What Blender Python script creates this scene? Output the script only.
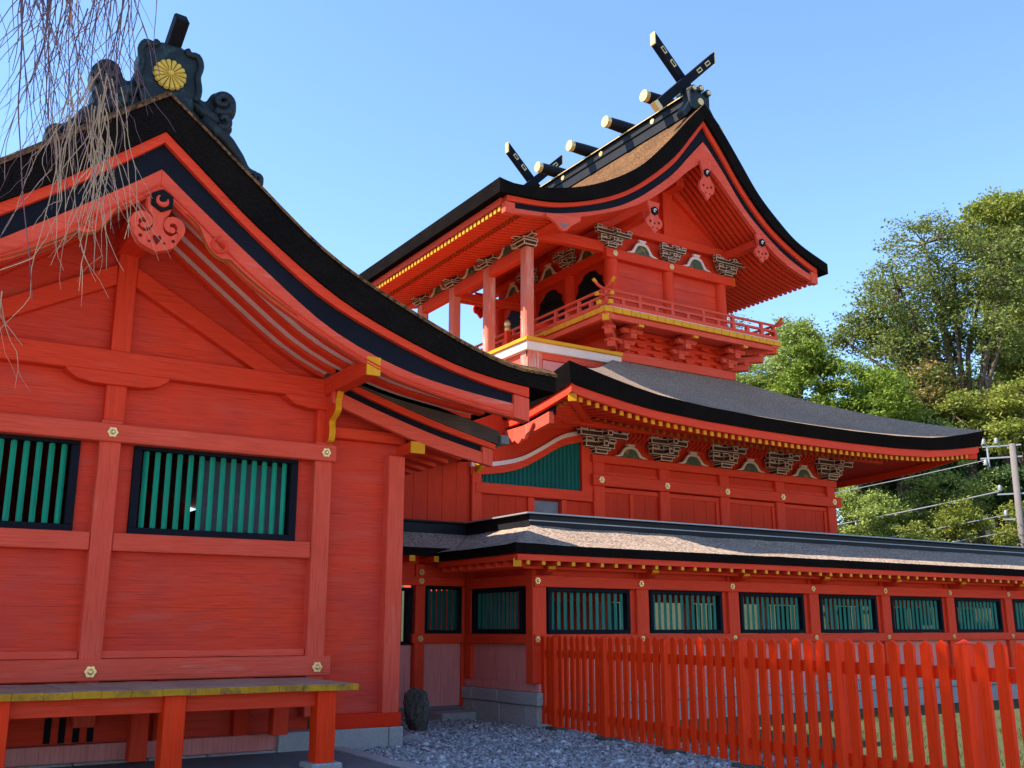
import bpy, bmesh, math, random
import numpy as np
from math import sin, cos, pi, radians, atan2, sqrt, hypot
from mathutils import Vector
random.seed(7); RNG = np.random.default_rng(11)
for o in list(bpy.data.objects): bpy.data.objects.remove(o)
S = bpy.context.scene; COL = S.collection

# ------------------------------------------------------------------ camera
EYE = 1.6; PITCH = radians(13.55); HEAD = radians(32.45)
cd = bpy.data.cameras.new('camera'); cam = bpy.data.objects.new('camera', cd); COL.objects.link(cam)
cam.location = (0, 0, EYE); cam.rotation_euler = (pi/2 + PITCH, 0, -HEAD)
cd.sensor_fit = 'HORIZONTAL'; cd.sensor_width = 36.0; cd.lens = 1012/1024*36.0
cd.clip_start = 0.05; cd.clip_end = 3000; S.camera = cam

# ------------------------------------------------------------------ sky and sun
SUN_EL = radians(47); SUN_AZ = radians(293)      # azimuth clockwise from +Y
W = bpy.data.worlds.new('World'); S.world = W; W.use_nodes = True
nt = W.node_tree; bg = nt.nodes['Background']
sky = nt.nodes.new('ShaderNodeTexSky'); sky.sky_type = 'NISHITA'; sky.sun_disc = False
sky.sun_elevation = SUN_EL; sky.sun_rotation = SUN_AZ
sky.air_density = 1.0; sky.dust_density = 0.0; sky.ozone_density = 6.0
nt.links.new(sky.outputs[0], bg.inputs[0]); bg.inputs[1].default_value = 0.084
sl = bpy.data.lights.new('sun', 'SUN'); sl.energy = 2.6; sl.angle = radians(0.5); sl.color = (1.0, 0.93, 0.82)
sun = bpy.data.objects.new('sun', sl); COL.objects.link(sun)
sd = Vector((sin(SUN_AZ)*cos(SUN_EL), cos(SUN_AZ)*cos(SUN_EL), sin(SUN_EL)))
sun.rotation_euler = sd.to_track_quat('Z', 'Y').to_euler(); sun.location = (-30, 20, 40)
S.view_settings.view_transform = 'Standard'; S.view_settings.look = 'None'
S.view_settings.exposure = 2.15; S.view_settings.gamma = 1; S.view_settings.use_curve_mapping = False
S.render.engine = 'CYCLES'
S.cycles.max_bounces = 6; S.cycles.diffuse_bounces = 4

# ------------------------------------------------------------------ materials
def _new(name):
    m = bpy.data.materials.new(name); m.use_nodes = True
    nt = m.node_tree; b = nt.nodes['Principled BSDF']; return m, nt, b
def _noise(nt, co, scale, vec=(1, 1, 1), detail=4, rough=0.55):
    mp = nt.nodes.new('ShaderNodeMapping'); mp.inputs['Scale'].default_value = vec
    nt.links.new(co, mp.inputs[0])
    n = nt.nodes.new('ShaderNodeTexNoise'); n.inputs['Scale'].default_value = scale
    n.inputs['Detail'].default_value = detail; n.inputs['Roughness'].default_value = rough
    nt.links.new(mp.outputs[0], n.inputs['Vector']); return n.outputs[0]
def _ramp(nt, src, a, b):
    r = nt.nodes.new('ShaderNodeMapRange'); r.inputs[1].default_value = a; r.inputs[2].default_value = b
    nt.links.new(src, r.inputs[0]); return r.outputs[0]
def _mix(nt, fac, a, b):
    m = nt.nodes.new('ShaderNodeMix'); m.data_type = 'RGBA'
    for s, v in ((6, a), (7, b)):
        if isinstance(v, tuple): m.inputs[s].default_value = (*v, 1)
        else: nt.links.new(v, m.inputs[s])
    nt.links.new(fac, m.inputs[0]); return m.outputs[2]
def mat(name, c1, c2=None, grain=None, scale=3.0, rough=0.6, bump=0.15, worn=None, wornamt=(0.6, 0.7), metal=0.0, fine=None, spec=None):
    """two-tone surface: blotches c1-c2, streaks along the grain axis, worn patches of a third colour"""
    m, nt, b = _new(name); tc = nt.nodes.new('ShaderNodeTexCoord'); co = tc.outputs['Object']
    vec = {'x': (0.06, 1, 1), 'y': (1, 0.06, 1), 'z': (1, 1, 0.06), None: (1, 1, 1)}[grain]
    c2 = c2 or tuple(v*0.8 for v in c1)
    blot = _ramp(nt, _noise(nt, co, scale*0.35, detail=5), 0.35, 0.65)
    gr = _ramp(nt, _noise(nt, co, 40.0 if grain else scale*6, vec, 3), 0.3, 0.7)
    col = _mix(nt, blot, c1, c2)
    dk = nt.nodes.new('ShaderNodeMix'); dk.data_type = 'RGBA'; dk.blend_type = 'MULTIPLY'
    nt.links.new(gr, dk.inputs[0]); nt.links.new(col, dk.inputs[6]); dk.inputs[7].default_value = (0.84, 0.78, 0.76, 1)
    col = dk.outputs[2]
    if grain:
        v2 = {'x': (0.02, 1, 1), 'y': (1, 0.02, 1), 'z': (1, 1, 0.02)}[grain]
        ck = _ramp(nt, _noise(nt, co, 75.0, v2, 2), 0.60, 0.72)
        col = _mix(nt, ck, col, tuple(v*0.62 for v in c2))
        chip = _ramp(nt, _noise(nt, co, 16.0, {'x': (0.3, 1, 1), 'y': (1, 0.3, 1), 'z': (1, 1, 0.3)}[grain], 8, 0.75), 0.66, 0.70)
        col = _mix(nt, chip, col, tuple(min(0.8, v*0.75+0.06) for v in c1))
    if worn:
        wn = _noise(nt, co, 5.0, {'x': (0.12, 1, 1), 'y': (1, 0.12, 1), 'z': (1, 1, 0.12), None: (1, 1, 1)}[grain], 8, 0.7)
        col = _mix(nt, _ramp(nt, wn, *wornamt), col, worn)
    if fine:
        col = _mix(nt, _ramp(nt, _noise(nt, co, fine[1], detail=2), 0.42, 0.62), col, fine[0])
    nt.links.new(col, b.inputs['Base Color']); b.inputs['Roughness'].default_value = rough
    b.inputs['Metallic'].default_value = metal
    b.inputs['Specular IOR Level'].default_value = 0.12 if spec is None else spec
    if bump:
        bp = nt.nodes.new('ShaderNodeBump'); bp.inputs['Strength'].default_value = bump; bp.inputs['Distance'].default_value = 0.02
        src = _noise(nt, co, fine[1] if fine else 45.0, vec, 3)
        nt.links.new(src, bp.inputs['Height']); nt.links.new(bp.outputs[0], b.inputs['Normal'])
    return m
M = {}
RA, RB = (0.80, 0.058, 0.018), (0.74, 0.054, 0.021)
for ax in 'xyz':
    M['red_'+ax] = mat('vermilion_paint_'+ax, RA, RB, ax, 3, 0.62, 0.12, worn=(0.70, 0.10, 0.06), wornamt=(0.60, 0.78))
    M['pale_'+ax] = mat('faded_vermilion_'+ax, (0.78, 0.100, 0.056), (0.74, 0.082, 0.042), ax, 3, 0.7, 0.15, worn=(0.68, 0.20, 0.15), wornamt=(0.58, 0.74))
    M['worn_'+ax] = mat('peeling_vermilion_'+ax, (0.74, 0.14, 0.08), (0.68, 0.18, 0.12), ax, 3, 0.75, 0.2, worn=(0.66, 0.40, 0.33), wornamt=(0.50, 0.64))
M['plank'] = mat('weathered_red_boards', (0.78, 0.060, 0.022), (0.62, 0.058, 0.036), 'x', 2.5, 0.75, 0.25, worn=(0.58, 0.095, 0.065), wornamt=(0.53, 0.78))
M['pinkwall'] = mat('faded_pink_red_boards', (0.76, 0.29, 0.25), (0.70, 0.23, 0.20), 'z', 2.5, 0.75, 0.15, worn=(0.50, 0.20, 0.18), wornamt=(0.55, 0.72))
M['deep'] = mat('dark_red_boards', (0.68, 0.042, 0.011), (0.60, 0.038, 0.012), 'z', 2.5, 0.65, 0.12, worn=(0.50, 0.024, 0.014), wornamt=(0.55, 0.75))
M['fence'] = mat('bright_orange_red_paint', (0.92, 0.044, 0.004), (0.87, 0.040, 0.004), 'z', 3, 0.5, 0.08, worn=(0.74, 0.085, 0.025), wornamt=(0.60, 0.8))
M['fencerail'] = mat('orange_red_rail_paint', (0.78, 0.028, 0.004), (0.72, 0.026, 0.004), 'y', 3, 0.5, 0.08)
M['black'] = mat('black_lacquer', (0.008, 0.008, 0.010), (0.012, 0.012, 0.014), None, 3, 0.6, 0.05, spec=0.05)
M['navy'] = mat('blue_black_lacquer', (0.008, 0.009, 0.014), (0.011, 0.012, 0.019), None, 3, 0.6, 0.08, spec=0.05)
M['dark'] = mat('dark_interior_wood', (0.02, 0.016, 0.014), (0.03, 0.024, 0.02), 'z', 3, 0.8, 0.1)
M['gold'] = mat('ochre_gold_paint', (0.80, 0.36, 0.010), (0.72, 0.29, 0.010), None, 8, 0.5, 0.1, worn=(0.36, 0.20, 0.05), wornamt=(0.62, 0.72))
M['gilt'] = mat('gilded_metal', (0.90, 0.66, 0.28), (0.85, 0.58, 0.22), None, 8, 0.30, 0.05, metal=0.45, spec=0.6)
M['crest'] = mat('yellow_crest_enamel', (0.70, 0.48, 0.09), (0.60, 0.40, 0.07), None, 20, 0.5, 0.2)
M['teal'] = mat('blue_green_bar_paint', (0.016, 0.34, 0.20), (0.013, 0.28, 0.17), 'z', 4, 0.55, 0.1, worn=(0.05, 0.30, 0.22), wornamt=(0.6, 0.75))
M['tealgrey'] = mat('greyed_blue_green_bars', (0.040, 0.25, 0.185), (0.032, 0.20, 0.155), 'z', 4, 0.6, 0.1, worn=(0.12, 0.30, 0.24), wornamt=(0.55, 0.75))
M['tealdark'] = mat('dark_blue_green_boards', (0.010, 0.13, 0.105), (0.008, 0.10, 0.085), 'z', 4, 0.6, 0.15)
M['white'] = mat('chalk_white_paint', (0.80, 0.62, 0.54), (0.74, 0.56, 0.48), None, 5, 0.7, 0.1)
M['outline'] = mat('cream_outline_paint', (0.72, 0.60, 0.44), (0.60, 0.48, 0.34), None, 9, 0.7, 0.1)
M['bracketdark'] = mat('dark_bracket_paint', (0.055, 0.026, 0.020), (0.12, 0.03, 0.02), None, 9, 0.6, 0.1)
M['greenpaint'] = mat('green_floral_paint', (0.03, 0.10, 0.08), (0.13, 0.10, 0.05), None, 40, 0.6, 0.1, worn=(0.30, 0.16, 0.03), wornamt=(0.56, 0.62))
M['bark'] = mat('cypress_bark_roof', (0.23, 0.115, 0.050), (0.155, 0.082, 0.042), None, 3.0, 0.95, 1.0, fine=((0.05, 0.03, 0.02), 20.0), worn=(0.30, 0.145, 0.055), wornamt=(0.5, 0.72), spec=0.0)
M['barklow'] = mat('sun_bleached_bark_roof', (0.46, 0.325, 0.225), (0.37, 0.26, 0.185), None, 2.2, 0.95, 1.0, fine=((0.16, 0.115, 0.085), 30.0), worn=(0.46, 0.34, 0.23), wornamt=(0.55, 0.75), spec=0.0)
M['barkold'] = mat('weathered_grey_bark_roof', (0.52, 0.385, 0.28), (0.41, 0.295, 0.215), None, 2.2, 0.95, 1.0, fine=((0.13, 0.092, 0.07), 20.0), worn=(0.40, 0.29, 0.21), wornamt=(0.55, 0.75), spec=0.1)
M['barkedge'] = mat('dark_layered_bark_edge', (0.012, 0.0095, 0.009), (0.018, 0.014, 0.012), None, 5, 0.95, 0.8, fine=((0.006, 0.005, 0.005), 75.0), worn=(0.028, 0.021, 0.017), wornamt=(0.60, 0.80), spec=0.0)
M['barkgrey'] = mat('brown_bark_edge', (0.10, 0.075, 0.06), (0.075, 0.055, 0.045), 'x', 6, 0.9, 0.6, spec=0.1)
M['tile'] = mat('dark_bronze_ornament', (0.012, 0.020, 0.024), (0.008, 0.013, 0.018), None, 6, 0.5, 0.35, worn=(0.025, 0.055, 0.055), wornamt=(0.52, 0.68), spec=0.25)
M['ridgemetal'] = mat('dark_ridge_copper', (0.014, 0.0145, 0.017), (0.010, 0.010, 0.013), None, 4, 0.55, 0.15, spec=0.15)
M['copper'] = mat('grey_copper_gutter', (0.19, 0.20, 0.22), (0.14, 0.15, 0.17), None, 5, 0.5, 0.1)
M['stone'] = mat('pale_granite', (0.46, 0.44, 0.41), (0.36, 0.345, 0.33), None, 3, 0.85, 0.5, fine=((0.27, 0.26, 0.25), 60.0), worn=(0.13, 0.125, 0.11), wornamt=(0.60, 0.74))
M['rock'] = mat('mossy_dark_rock', (0.10, 0.095, 0.085), (0.16, 0.15, 0.13), None, 6, 0.9, 0.9, fine=((0.05, 0.048, 0.04), 40.0), worn=(0.28, 0.27, 0.24), wornamt=(0.62, 0.7))
M['pave'] = mat('dark_concrete_paving', (0.20, 0.195, 0.19), (0.16, 0.158, 0.155), None, 2, 0.9, 0.4, fine=((0.12, 0.118, 0.118), 70.0))
M['benchgold'] = mat('dirty_ochre_plank_end', (0.55, 0.27, 0.012), (0.42, 0.20, 0.012), None, 8, 0.6, 0.2, worn=(0.16, 0.09, 0.03), wornamt=(0.50, 0.68))
M['deck'] = mat('bleached_plank_deck', (0.42, 0.26, 0.175), (0.30, 0.185, 0.125), 'y', 4, 0.85, 0.4, worn=(0.14, 0.10, 0.08), wornamt=(0.58, 0.72))
M['hole_shade'] = mat('shaded_hollow_paint', (0.17, 0.014, 0.009), (0.13, 0.012, 0.008), None, 4, 0.8, 0)  # dark red paints the shade of cut holes onto solid pieces
M['ochre'] = mat('brown_ochre_and_shaded_gold', (0.30, 0.13, 0.015), (0.24, 0.10, 0.012), None, 8, 0.6, 0.1)  # brown edge paint; also gold darkened for the shade under the eaves
M['paper'] = mat('grey_paper_screen', (0.11, 0.12, 0.135), (0.09, 0.10, 0.115), None, 2, 0.8, 0.02)
M['grav'] = mat('grey_gravel_bed', (0.30, 0.30, 0.30), (0.20, 0.20, 0.205), None, 8, 0.95, 1.0, fine=((0.09, 0.09, 0.095), 30.0))
M['sand'] = mat('pale_courtyard_sand', (0.60, 0.54, 0.45), (0.54, 0.49, 0.42), None, 2, 0.95, 0.3)
M['grassbed'] = mat('thin_grass_soil', (0.11, 0.105, 0.05), (0.09, 0.11, 0.035), None, 6, 0.95, 0.8, fine=((0.05, 0.05, 0.025), 30.0))
M['hill'] = mat('wooded_hill_soil', (0.035, 0.045, 0.018), (0.05, 0.05, 0.025), None, 0.6, 0.95, 0.5)
M['concretepole'] = mat('pole_concrete', (0.20, 0.18, 0.165), (0.16, 0.14, 0.13), 'z', 3, 0.8, 0.2)
M['steel'] = mat('galvanised_steel', (0.34, 0.36, 0.37), (0.28, 0.30, 0.31), None, 5, 0.5, 0.05, metal=0.2)
M['wire'] = mat('pale_cable', (0.30, 0.31, 0.32), (0.25, 0.26, 0.27), None, 5, 0.5, 0)
M['trunk'] = mat('grey_brown_tree_bark', (0.16, 0.115, 0.08), (0.10, 0.075, 0.055), 'z', 5, 0.9, 0.7)
M['twig'] = mat('cherry_twig_bark', (0.15, 0.085, 0.10), (0.11, 0.065, 0.085), None, 4, 0.75, 0.2)
M['twiglight'] = mat('sunlit_pale_twig', (0.42, 0.31, 0.21), (0.32, 0.23, 0.15), None, 4, 0.8, 0.2)  # beige puts sunlight into the colour of the lower twigs
def island_mat(name, cols, rough=0.7, trans=0.0):
    m, nt, b = _new(name); g = nt.nodes.new('ShaderNodeNewGeometry')
    r = nt.nodes.new('ShaderNodeValToRGB'); e = r.color_ramp.elements
    while len(e) < len(cols): e.new(0.5)
    for i, c in enumerate(cols): e[i].position = i/(len(cols)-1); e[i].color = (*c, 1)
    nt.links.new(g.outputs['Random Per Island'], r.inputs[0]); nt.links.new(r.outputs[0], b.inputs['Base Color'])
    b.inputs['Roughness'].default_value = rough; b.inputs['Specular IOR Level'].default_value = 0.25
    if trans:
        t = nt.nodes.new('ShaderNodeBsdfTranslucent'); nt.links.new(r.outputs[0], t.inputs[0])
        mx = nt.nodes.new('ShaderNodeMixShader'); mx.inputs[0].default_value = trans
        nt.links.new(b.outputs[0], mx.inputs[1]); nt.links.new(t.outputs[0], mx.inputs[2])
        nt.links.new(mx.outputs[0], nt.nodes['Material Output'].inputs[0])
    return m
M['pebble'] = island_mat('mixed_pebbles', [(0.10, 0.10, 0.10), (0.27, 0.265, 0.26), (0.42, 0.41, 0.40), (0.17, 0.16, 0.15), (0.62, 0.61, 0.59)], 0.8)
M['grass'] = island_mat('grass_blades', [(0.05, 0.09, 0.02), (0.10, 0.12, 0.03), (0.16, 0.14, 0.05)], 0.7, 0.3)
LEAF = {
 'olive': [(0.0863, 0.1271, 0.026), (0.1466, 0.1848, 0.0338), (0.207, 0.2156, 0.0416), (0.1138, 0.154, 0.039)],
 'bright': [(0.093, 0.165, 0.0151), (0.1627, 0.2375, 0.0216), (0.2324, 0.2771, 0.0302), (0.1163, 0.1914, 0.0216)],
 'pale': [(0.1697, 0.2395, 0.0463), (0.2652, 0.3266, 0.0635), (0.3395, 0.381, 0.0794), (0.2015, 0.2722, 0.0596)],
 'deep': [(0.0324, 0.068, 0.0196), (0.054, 0.1, 0.0252), (0.081, 0.13, 0.0308), (0.0468, 0.084, 0.0252)],
 'yellow': [(0.1463, 0.1993, 0.0257), (0.2233, 0.2574, 0.0351), (0.2774, 0.274, 0.0398), (0.1695, 0.2075, 0.0351)],
 'rust': [(0.18, 0.1575, 0.039), (0.315, 0.18, 0.039), (0.225, 0.18, 0.052), (0.15, 0.1425, 0.039)],
}
for k, c in LEAF.items(): M['leaf_'+k] = island_mat(k+'_leaves', c, 0.6, 0.28)

# ------------------------------------------------------------------ mesh building
class MB:
    def __init__(s): s.v = []; s.f = []; s.m = []
    def add(s, vs, fs, m=0):
        n = len(s.v); s.v += [tuple(p) for p in vs]
        for f in fs: s.f.append(tuple(i+n for i in f)); s.m.append(m)
        return s
    def box(s, x0, x1, y0, y1, z0, z1, m=0):
        return s.add([(x, y, z) for z in (z0, z1) for y in (y0, y1) for x in (x0, x1)],
                     [(0, 2, 3, 1), (4, 5, 7, 6), (0, 1, 5, 4), (2, 6, 7, 3), (0, 4, 6, 2), (1, 3, 7, 5)], m)
    def bar(s, p0, p1, w, h, m=0, up=(0, 0, 1)):
        p0 = Vector(p0); p1 = Vector(p1); d = (p1-p0).normalized(); u = Vector(up)
        r = d.cross(u)
        if r.length < 1e-4: r = d.cross(Vector((1, 0, 0)))
        r.normalize(); u = r.cross(d)
        vs = [p + r*a*w/2 + u*b*h/2 for p in (p0, p1) for a, b in ((-1, -1), (1, -1), (1, 1), (-1, 1))]
        return s.add(vs, [(3, 2, 1, 0), (4, 5, 6, 7), (0, 1, 5, 4), (1, 2, 6, 5), (2, 3, 7, 6), (3, 0, 4, 7)], m)
    def prism(s, poly, axis, a, b, m=0, mcap=None):
        """extrude a 2D outline: axis 'y' takes (x,z), 'x' takes (y,z), 'z' takes (x,y)"""
        f3 = {'y': lambda p, t: (p[0], t, p[1]), 'x': lambda p, t: (t, p[0], p[1]), 'z': lambda p, t: (p[0], p[1], t)}[axis]
        n = len(poly); vs = [f3(p, a) for p in poly] + [f3(p, b) for p in poly]
        s.add(vs, [(i, (i+1) % n, (i+1) % n+n, i+n) for i in range(n)], m)
        k = len(s.v)-2*n; mc = m if mcap is None else mcap
        s.f.append(tuple(k+i for i in reversed(range(n)))); s.m.append(mc)
        s.f.append(tuple(k+n+i for i in range(n))); s.m.append(mc)
        return s
    def slab(s, top, bot, y0, y1, m=0, mtop=None, axis='y'):
        """solid between two curves (x,z), swept from y0 to y1"""
        mt = m if mtop is None else mtop
        P = (lambda p, t: (p[0], t, p[1])) if axis == 'y' else (lambda p, t: (t, p[0], p[1]))
        n = len(top)
        vs = [P(p, t) for t in (y0, y1) for c in (top, bot) for p in c]
        T0, B0, T1, B1 = 0, n, 2*n, 3*n
        s.add(vs, [(T0+i, T0+i+1, T1+i+1, T1+i) for i in range(n-1)], mt)
        k = len(s.v)-4*n
        for a, b, c, d in ((B0, B1, None, None),):
            for i in range(n-1): s.f.append((k+B0+i, k+B1+i, k+B1+i+1, k+B0+i+1)); s.m.append(m)
        for T, B, fl in ((T0, B0, 0), (T1, B1, 1)):
            for i in range(n-1):
                q = (k+T+i, k+B+i, k+B+i+1, k+T+i+1)
                s.f.append(q if not fl else q[::-1]); s.m.append(m)
        s.f.append((k+T0, k+T1, k+B1, k+B0)); s.m.append(m)
        s.f.append((k+T0+n-1, k+B0+n-1, k+B1+n-1, k+T1+n-1)); s.m.append(m)
        return s
    def tube(s, path, rad, n=6, m=0, cap=True):
        path = [Vector(p) for p in path]
        rad = rad if hasattr(rad, '__len__') else [rad]*len(path)
        rings = []; r = None
        for i, p in enumerate(path):
            d = (path[min(i+1, len(path)-1)]-path[max(i-1, 0)]).normalized()
            if r is None:
                a = Vector((0, 0, 1)) if abs(d.z) < 0.9 else Vector((1, 0, 0)); r = d.cross(a).normalized()
            else:
                r = (r - d*r.dot(d)); r = r.normalized() if r.length > 1e-6 else d.orthogonal().normalized()
            u = d.cross(r)
            rings.append([p + (r*cos(2*pi*k/n)+u*sin(2*pi*k/n))*rad[i] for k in range(n)])
        vs = [q for R in rings for q in R]; L = len(rings)
        fs = [(i*n+k, i*n+(k+1) % n, (i+1)*n+(k+1) % n, (i+1)*n+k) for i in range(L-1) for k in range(n)]
        if cap: fs += [tuple(reversed(range(n))), tuple((L-1)*n+k for k in range(n))]
        return s.add(vs, fs, m)
    def cyl(s, p0, p1, r0, r1=None, n=12, m=0): return s.tube([p0, p1], [r0, r0 if r1 is None else r1], n, m)
    def lathe(s, c, prof, n=12, m=0):
        return s.tube([(c[0], c[1], c[2]+z) for r, z in prof], [max(r, 1e-3) for r, z in prof], n, m)
    def disc(s, c, r, th, n=16, m=0, axis='y'):
        a = {'y': Vector((0, 1, 0)), 'x': Vector((1, 0, 0))}[axis]; c = Vector(c)
        return s.cyl(c, c-a*th, r, r, n, m)
    def obox(s, x0, x1, y0, y1, z0, z1, e=0.03, mo=0, mi=1):
        """block whose faces carry a painted pale border round a dark field"""
        c = [(x, y, z) for z in (z0, z1) for y in (y0, y1) for x in (x0, x1)]
        for f in [(0, 2, 3, 1), (4, 5, 7, 6), (0, 1, 5, 4), (2, 6, 7, 3), (0, 4, 6, 2), (1, 3, 7, 5)]:
            q = [Vector(c[i]) for i in f]; ce = sum(q, Vector())/4
            la = (q[1]-q[0]).length; lb = (q[2]-q[1]).length
            fa = max(0.0, 1-2*e/la); fb = max(0.0, 1-2*e/lb)
            ua = (q[1]-q[0])/2; ub = (q[2]-q[1])/2
            inn = [ce-ua*fa-ub*fb, ce+ua*fa-ub*fb, ce+ua*fa+ub*fb, ce-ua*fa+ub*fb]
            n = len(s.v); s.v += [tuple(p) for p in q+inn]
            for i in range(4): s.f.append((n+i, n+(i+1) % 4, n+4+(i+1) % 4, n+4+i)); s.m.append(mo)
            s.f.append((n+4, n+5, n+6, n+7)); s.m.append(mi)
        return s

BASE = {}
def obj(name, mb, mats, parent=None, loc=None, smooth=False, bevel=0.0, kind=None):
    if isinstance(mats, str): mats = [mats]
    base = Vector(BASE[parent.name]) if parent else Vector(loc or (0, 0, 0))
    me = bpy.data.meshes.new(name)
    me.from_pydata([(x-base.x, y-base.y, z-base.z) for x, y, z in mb.v], [], mb.f)
    for k in mats: me.materials.append(M[k])
    if len(mats) > 1: me.polygons.foreach_set('material_index', mb.m)
    if smooth: me.polygons.foreach_set('use_smooth', [True]*len(me.polygons))
    bm = bmesh.new(); bm.from_mesh(me); bmesh.ops.recalc_face_normals(bm, faces=bm.faces); bm.to_mesh(me); bm.free()
    o = bpy.data.objects.new(name, me); COL.objects.link(o)
    if parent: o.parent = parent
    else: o.location = base
    BASE[o.name] = tuple(base)
    if bevel:
        b = o.modifiers.new('bevel', 'BEVEL'); b.width = bevel; b.segments = 1; b.limit_method = 'ANGLE'
    if kind: o['kind'] = kind
    return o
def thing(name, label, cat, loc, group=None):
    o = bpy.data.objects.new(name, None); COL.objects.link(o); o.location = loc; o.empty_display_size = 0.3
    BASE[o.name] = tuple(loc); tag(o, label, cat, group); return o
def tag(o, label, cat, group=None):
    o['label'] = label; o['category'] = cat
    if group: o['group'] = group
    return o
def B(*a): return MB().box(*a)
def box(name, p, m, *a, bevel=0.0): return obj(name, B(*a), m, p, bevel=bevel)
def smooth_curve(pts, n=4):
    out = []; P = [np.array(p, float) for p in pts]
    for i in range(len(P)-1):
        p0 = P[i-1] if i else 2*P[0]-P[1]; p1 = P[i]; p2 = P[i+1]; p3 = P[i+2] if i+2 < len(P) else 2*P[-1]-P[-2]
        for k in range(n):
            t = k/n
            out.append(tuple(0.5*(2*p1+(p2-p0)*t+(2*p0-5*p1+4*p2-p3)*t*t+(3*p1-p0-3*p2+p3)*t**3)))
    out.append(tuple(P[-1])); return out
def resample(pts, xs):
    a = np.array(smooth_curve(pts, 6)); i = np.argsort(a[:, 0]); return np.interp(xs, a[i, 0], a[i, 1])
def circle_xz(cx, cz, r, n=6, rot=0.0): return [(cx+r*cos(2*pi*k/n+rot), cz+r*sin(2*pi*k/n+rot)) for k in range(n)]
def pieces(name, mb, mats, parent):
    """every loose piece of the mesh becomes a part of its own"""
    par = list(range(len(mb.v)))
    def find(i):
        while par[i] != i: par[i] = par[par[i]]; i = par[i]
        return i
    for f in mb.f:
        for a in f[1:]: par[find(a)] = find(f[0])
    groups = {}
    for f, m in zip(mb.f, mb.m): groups.setdefault(find(f[0]), []).append((f, m))
    for fs in groups.values():
        ids = sorted({i for f, _ in fs for i in f}); mp = {i: k for k, i in enumerate(ids)}
        q = MB(); q.v = [mb.v[i] for i in ids]; q.f = [tuple(mp[i] for i in f) for f, _ in fs]; q.m = [m for _, m in fs]
        obj(name, q, mats, parent)
def planks(x0, x1, y0, y1, z0, z1, h, gap=0.0025, horizontal=True, seed=0):
    r = random.Random(seed); mb = MB(); t = z0 if horizontal else x0; e = z1 if horizontal else x1
    n = max(1, round((e-t)/h)); st = (e-t)/n
    for k in range(n):
        d = r.uniform(0, 0.006); a, b = t+k*st+(gap/2 if k else 0), t+(k+1)*st-(gap/2 if k < n-1 else 0)
        if horizontal: mb.box(x0, x1, y0+d, y1, a, b)
        else: mb.box(a, b, y0+d, y1, z0, z1)
    return mb
def medallion(p, c, r=0.07, axis='y', m='gilt'):
    """six-lobed gilt nail cover with a raised boss"""
    mb = MB(); x, y, z = c
    pts = []
    for k in range(36):
        a = 2*pi*k/36; q = r*(0.92+0.10*cos(6*a)); pts.append((q*cos(a), q*sin(a)))
    if axis == 'y':
        mb.prism([(x+u, z+v) for u, v in pts], 'y', y, y-0.02)
        mb.tube([(x, y-0.02, z), (x, y-0.032, z), (x, y-0.05, z)], [r*0.55, r*0.5, r*0.22], 10)
        for k in range(6): mb.cyl((x+r*0.72*cos(k*pi/3), y-0.02, z+r*0.72*sin(k*pi/3)), (x+r*0.72*cos(k*pi/3), y-0.028, z+r*0.72*sin(k*pi/3)), r*0.16, n=6)
    else:
        mb.prism([(y+u, z+v) for u, v in pts], 'x', x, x-0.02)
        mb.tube([(x-0.02, y, z), (x-0.032, y, z), (x-0.05, y, z)], [r*0.55, r*0.5, r*0.22], 10)
    return obj('medallion', mb, m, p)
def bar_window(p, x0, x1, z0, z1, y, n, fr=0.09, axis='y', m='teal', depth=0.16, name='window', rot=True, bw=None):
    """black frame with upright painted bars; the bars are square section set on edge"""
    f = MB(); u0, u1 = x0, x1
    def bx(mb, a, b, c, d, lo, hi):
        if axis == 'y': mb.box(a, b, lo, hi, c, d)
        else: mb.box(lo, hi, a, b, c, d)
    bx(f, u0, u1, z0, z0+fr, y-0.03, y+depth); bx(f, u0, u1, z1-fr, z1, y-0.03, y+depth)
    bx(f, u0, u0+fr, z0+fr, z1-fr, y-0.03, y+depth); bx(f, u1-fr, u1, z0+fr, z1-fr, y-0.03, y+depth)
    w = obj(name, f, 'navy', p, bevel=0.006)
    g = MB(); st = (u1-u0-2*fr)/n; bw = bw or st*0.30
    for k in range(n):
        c = u0+fr+(k+0.5)*st; q = bw
        pl = [(c-q, y+0.055), (c, y+0.055-q), (c+q, y+0.055), (c, y+0.055+q)]
        if axis != 'y': pl = [(v, u) for u, v in pl]
        g.prism(pl, 'z', z0+fr-0.01, z1-fr+0.01)
    obj('lattice', g, m, w)
    return w
def swirl(mb, c, R, turns, r0, r1, start, sgn, y, m=0, n=26, sq=1.0):
    """rolled curl: a tapering tube wound towards its centre in the (x,z) plane"""
    path = []; rad = []
    for k in range(n):
        t = k/(n-1); a = start+sgn*turns*2*pi*t; q = R*(1-0.82*t)
        path.append((c[0]+q*cos(a), y-0.05*t, c[1]+q*sin(a)*sq)); rad.append(r0+(r1-r0)*t)
    mb.tube(path, rad, 7, m)

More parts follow.
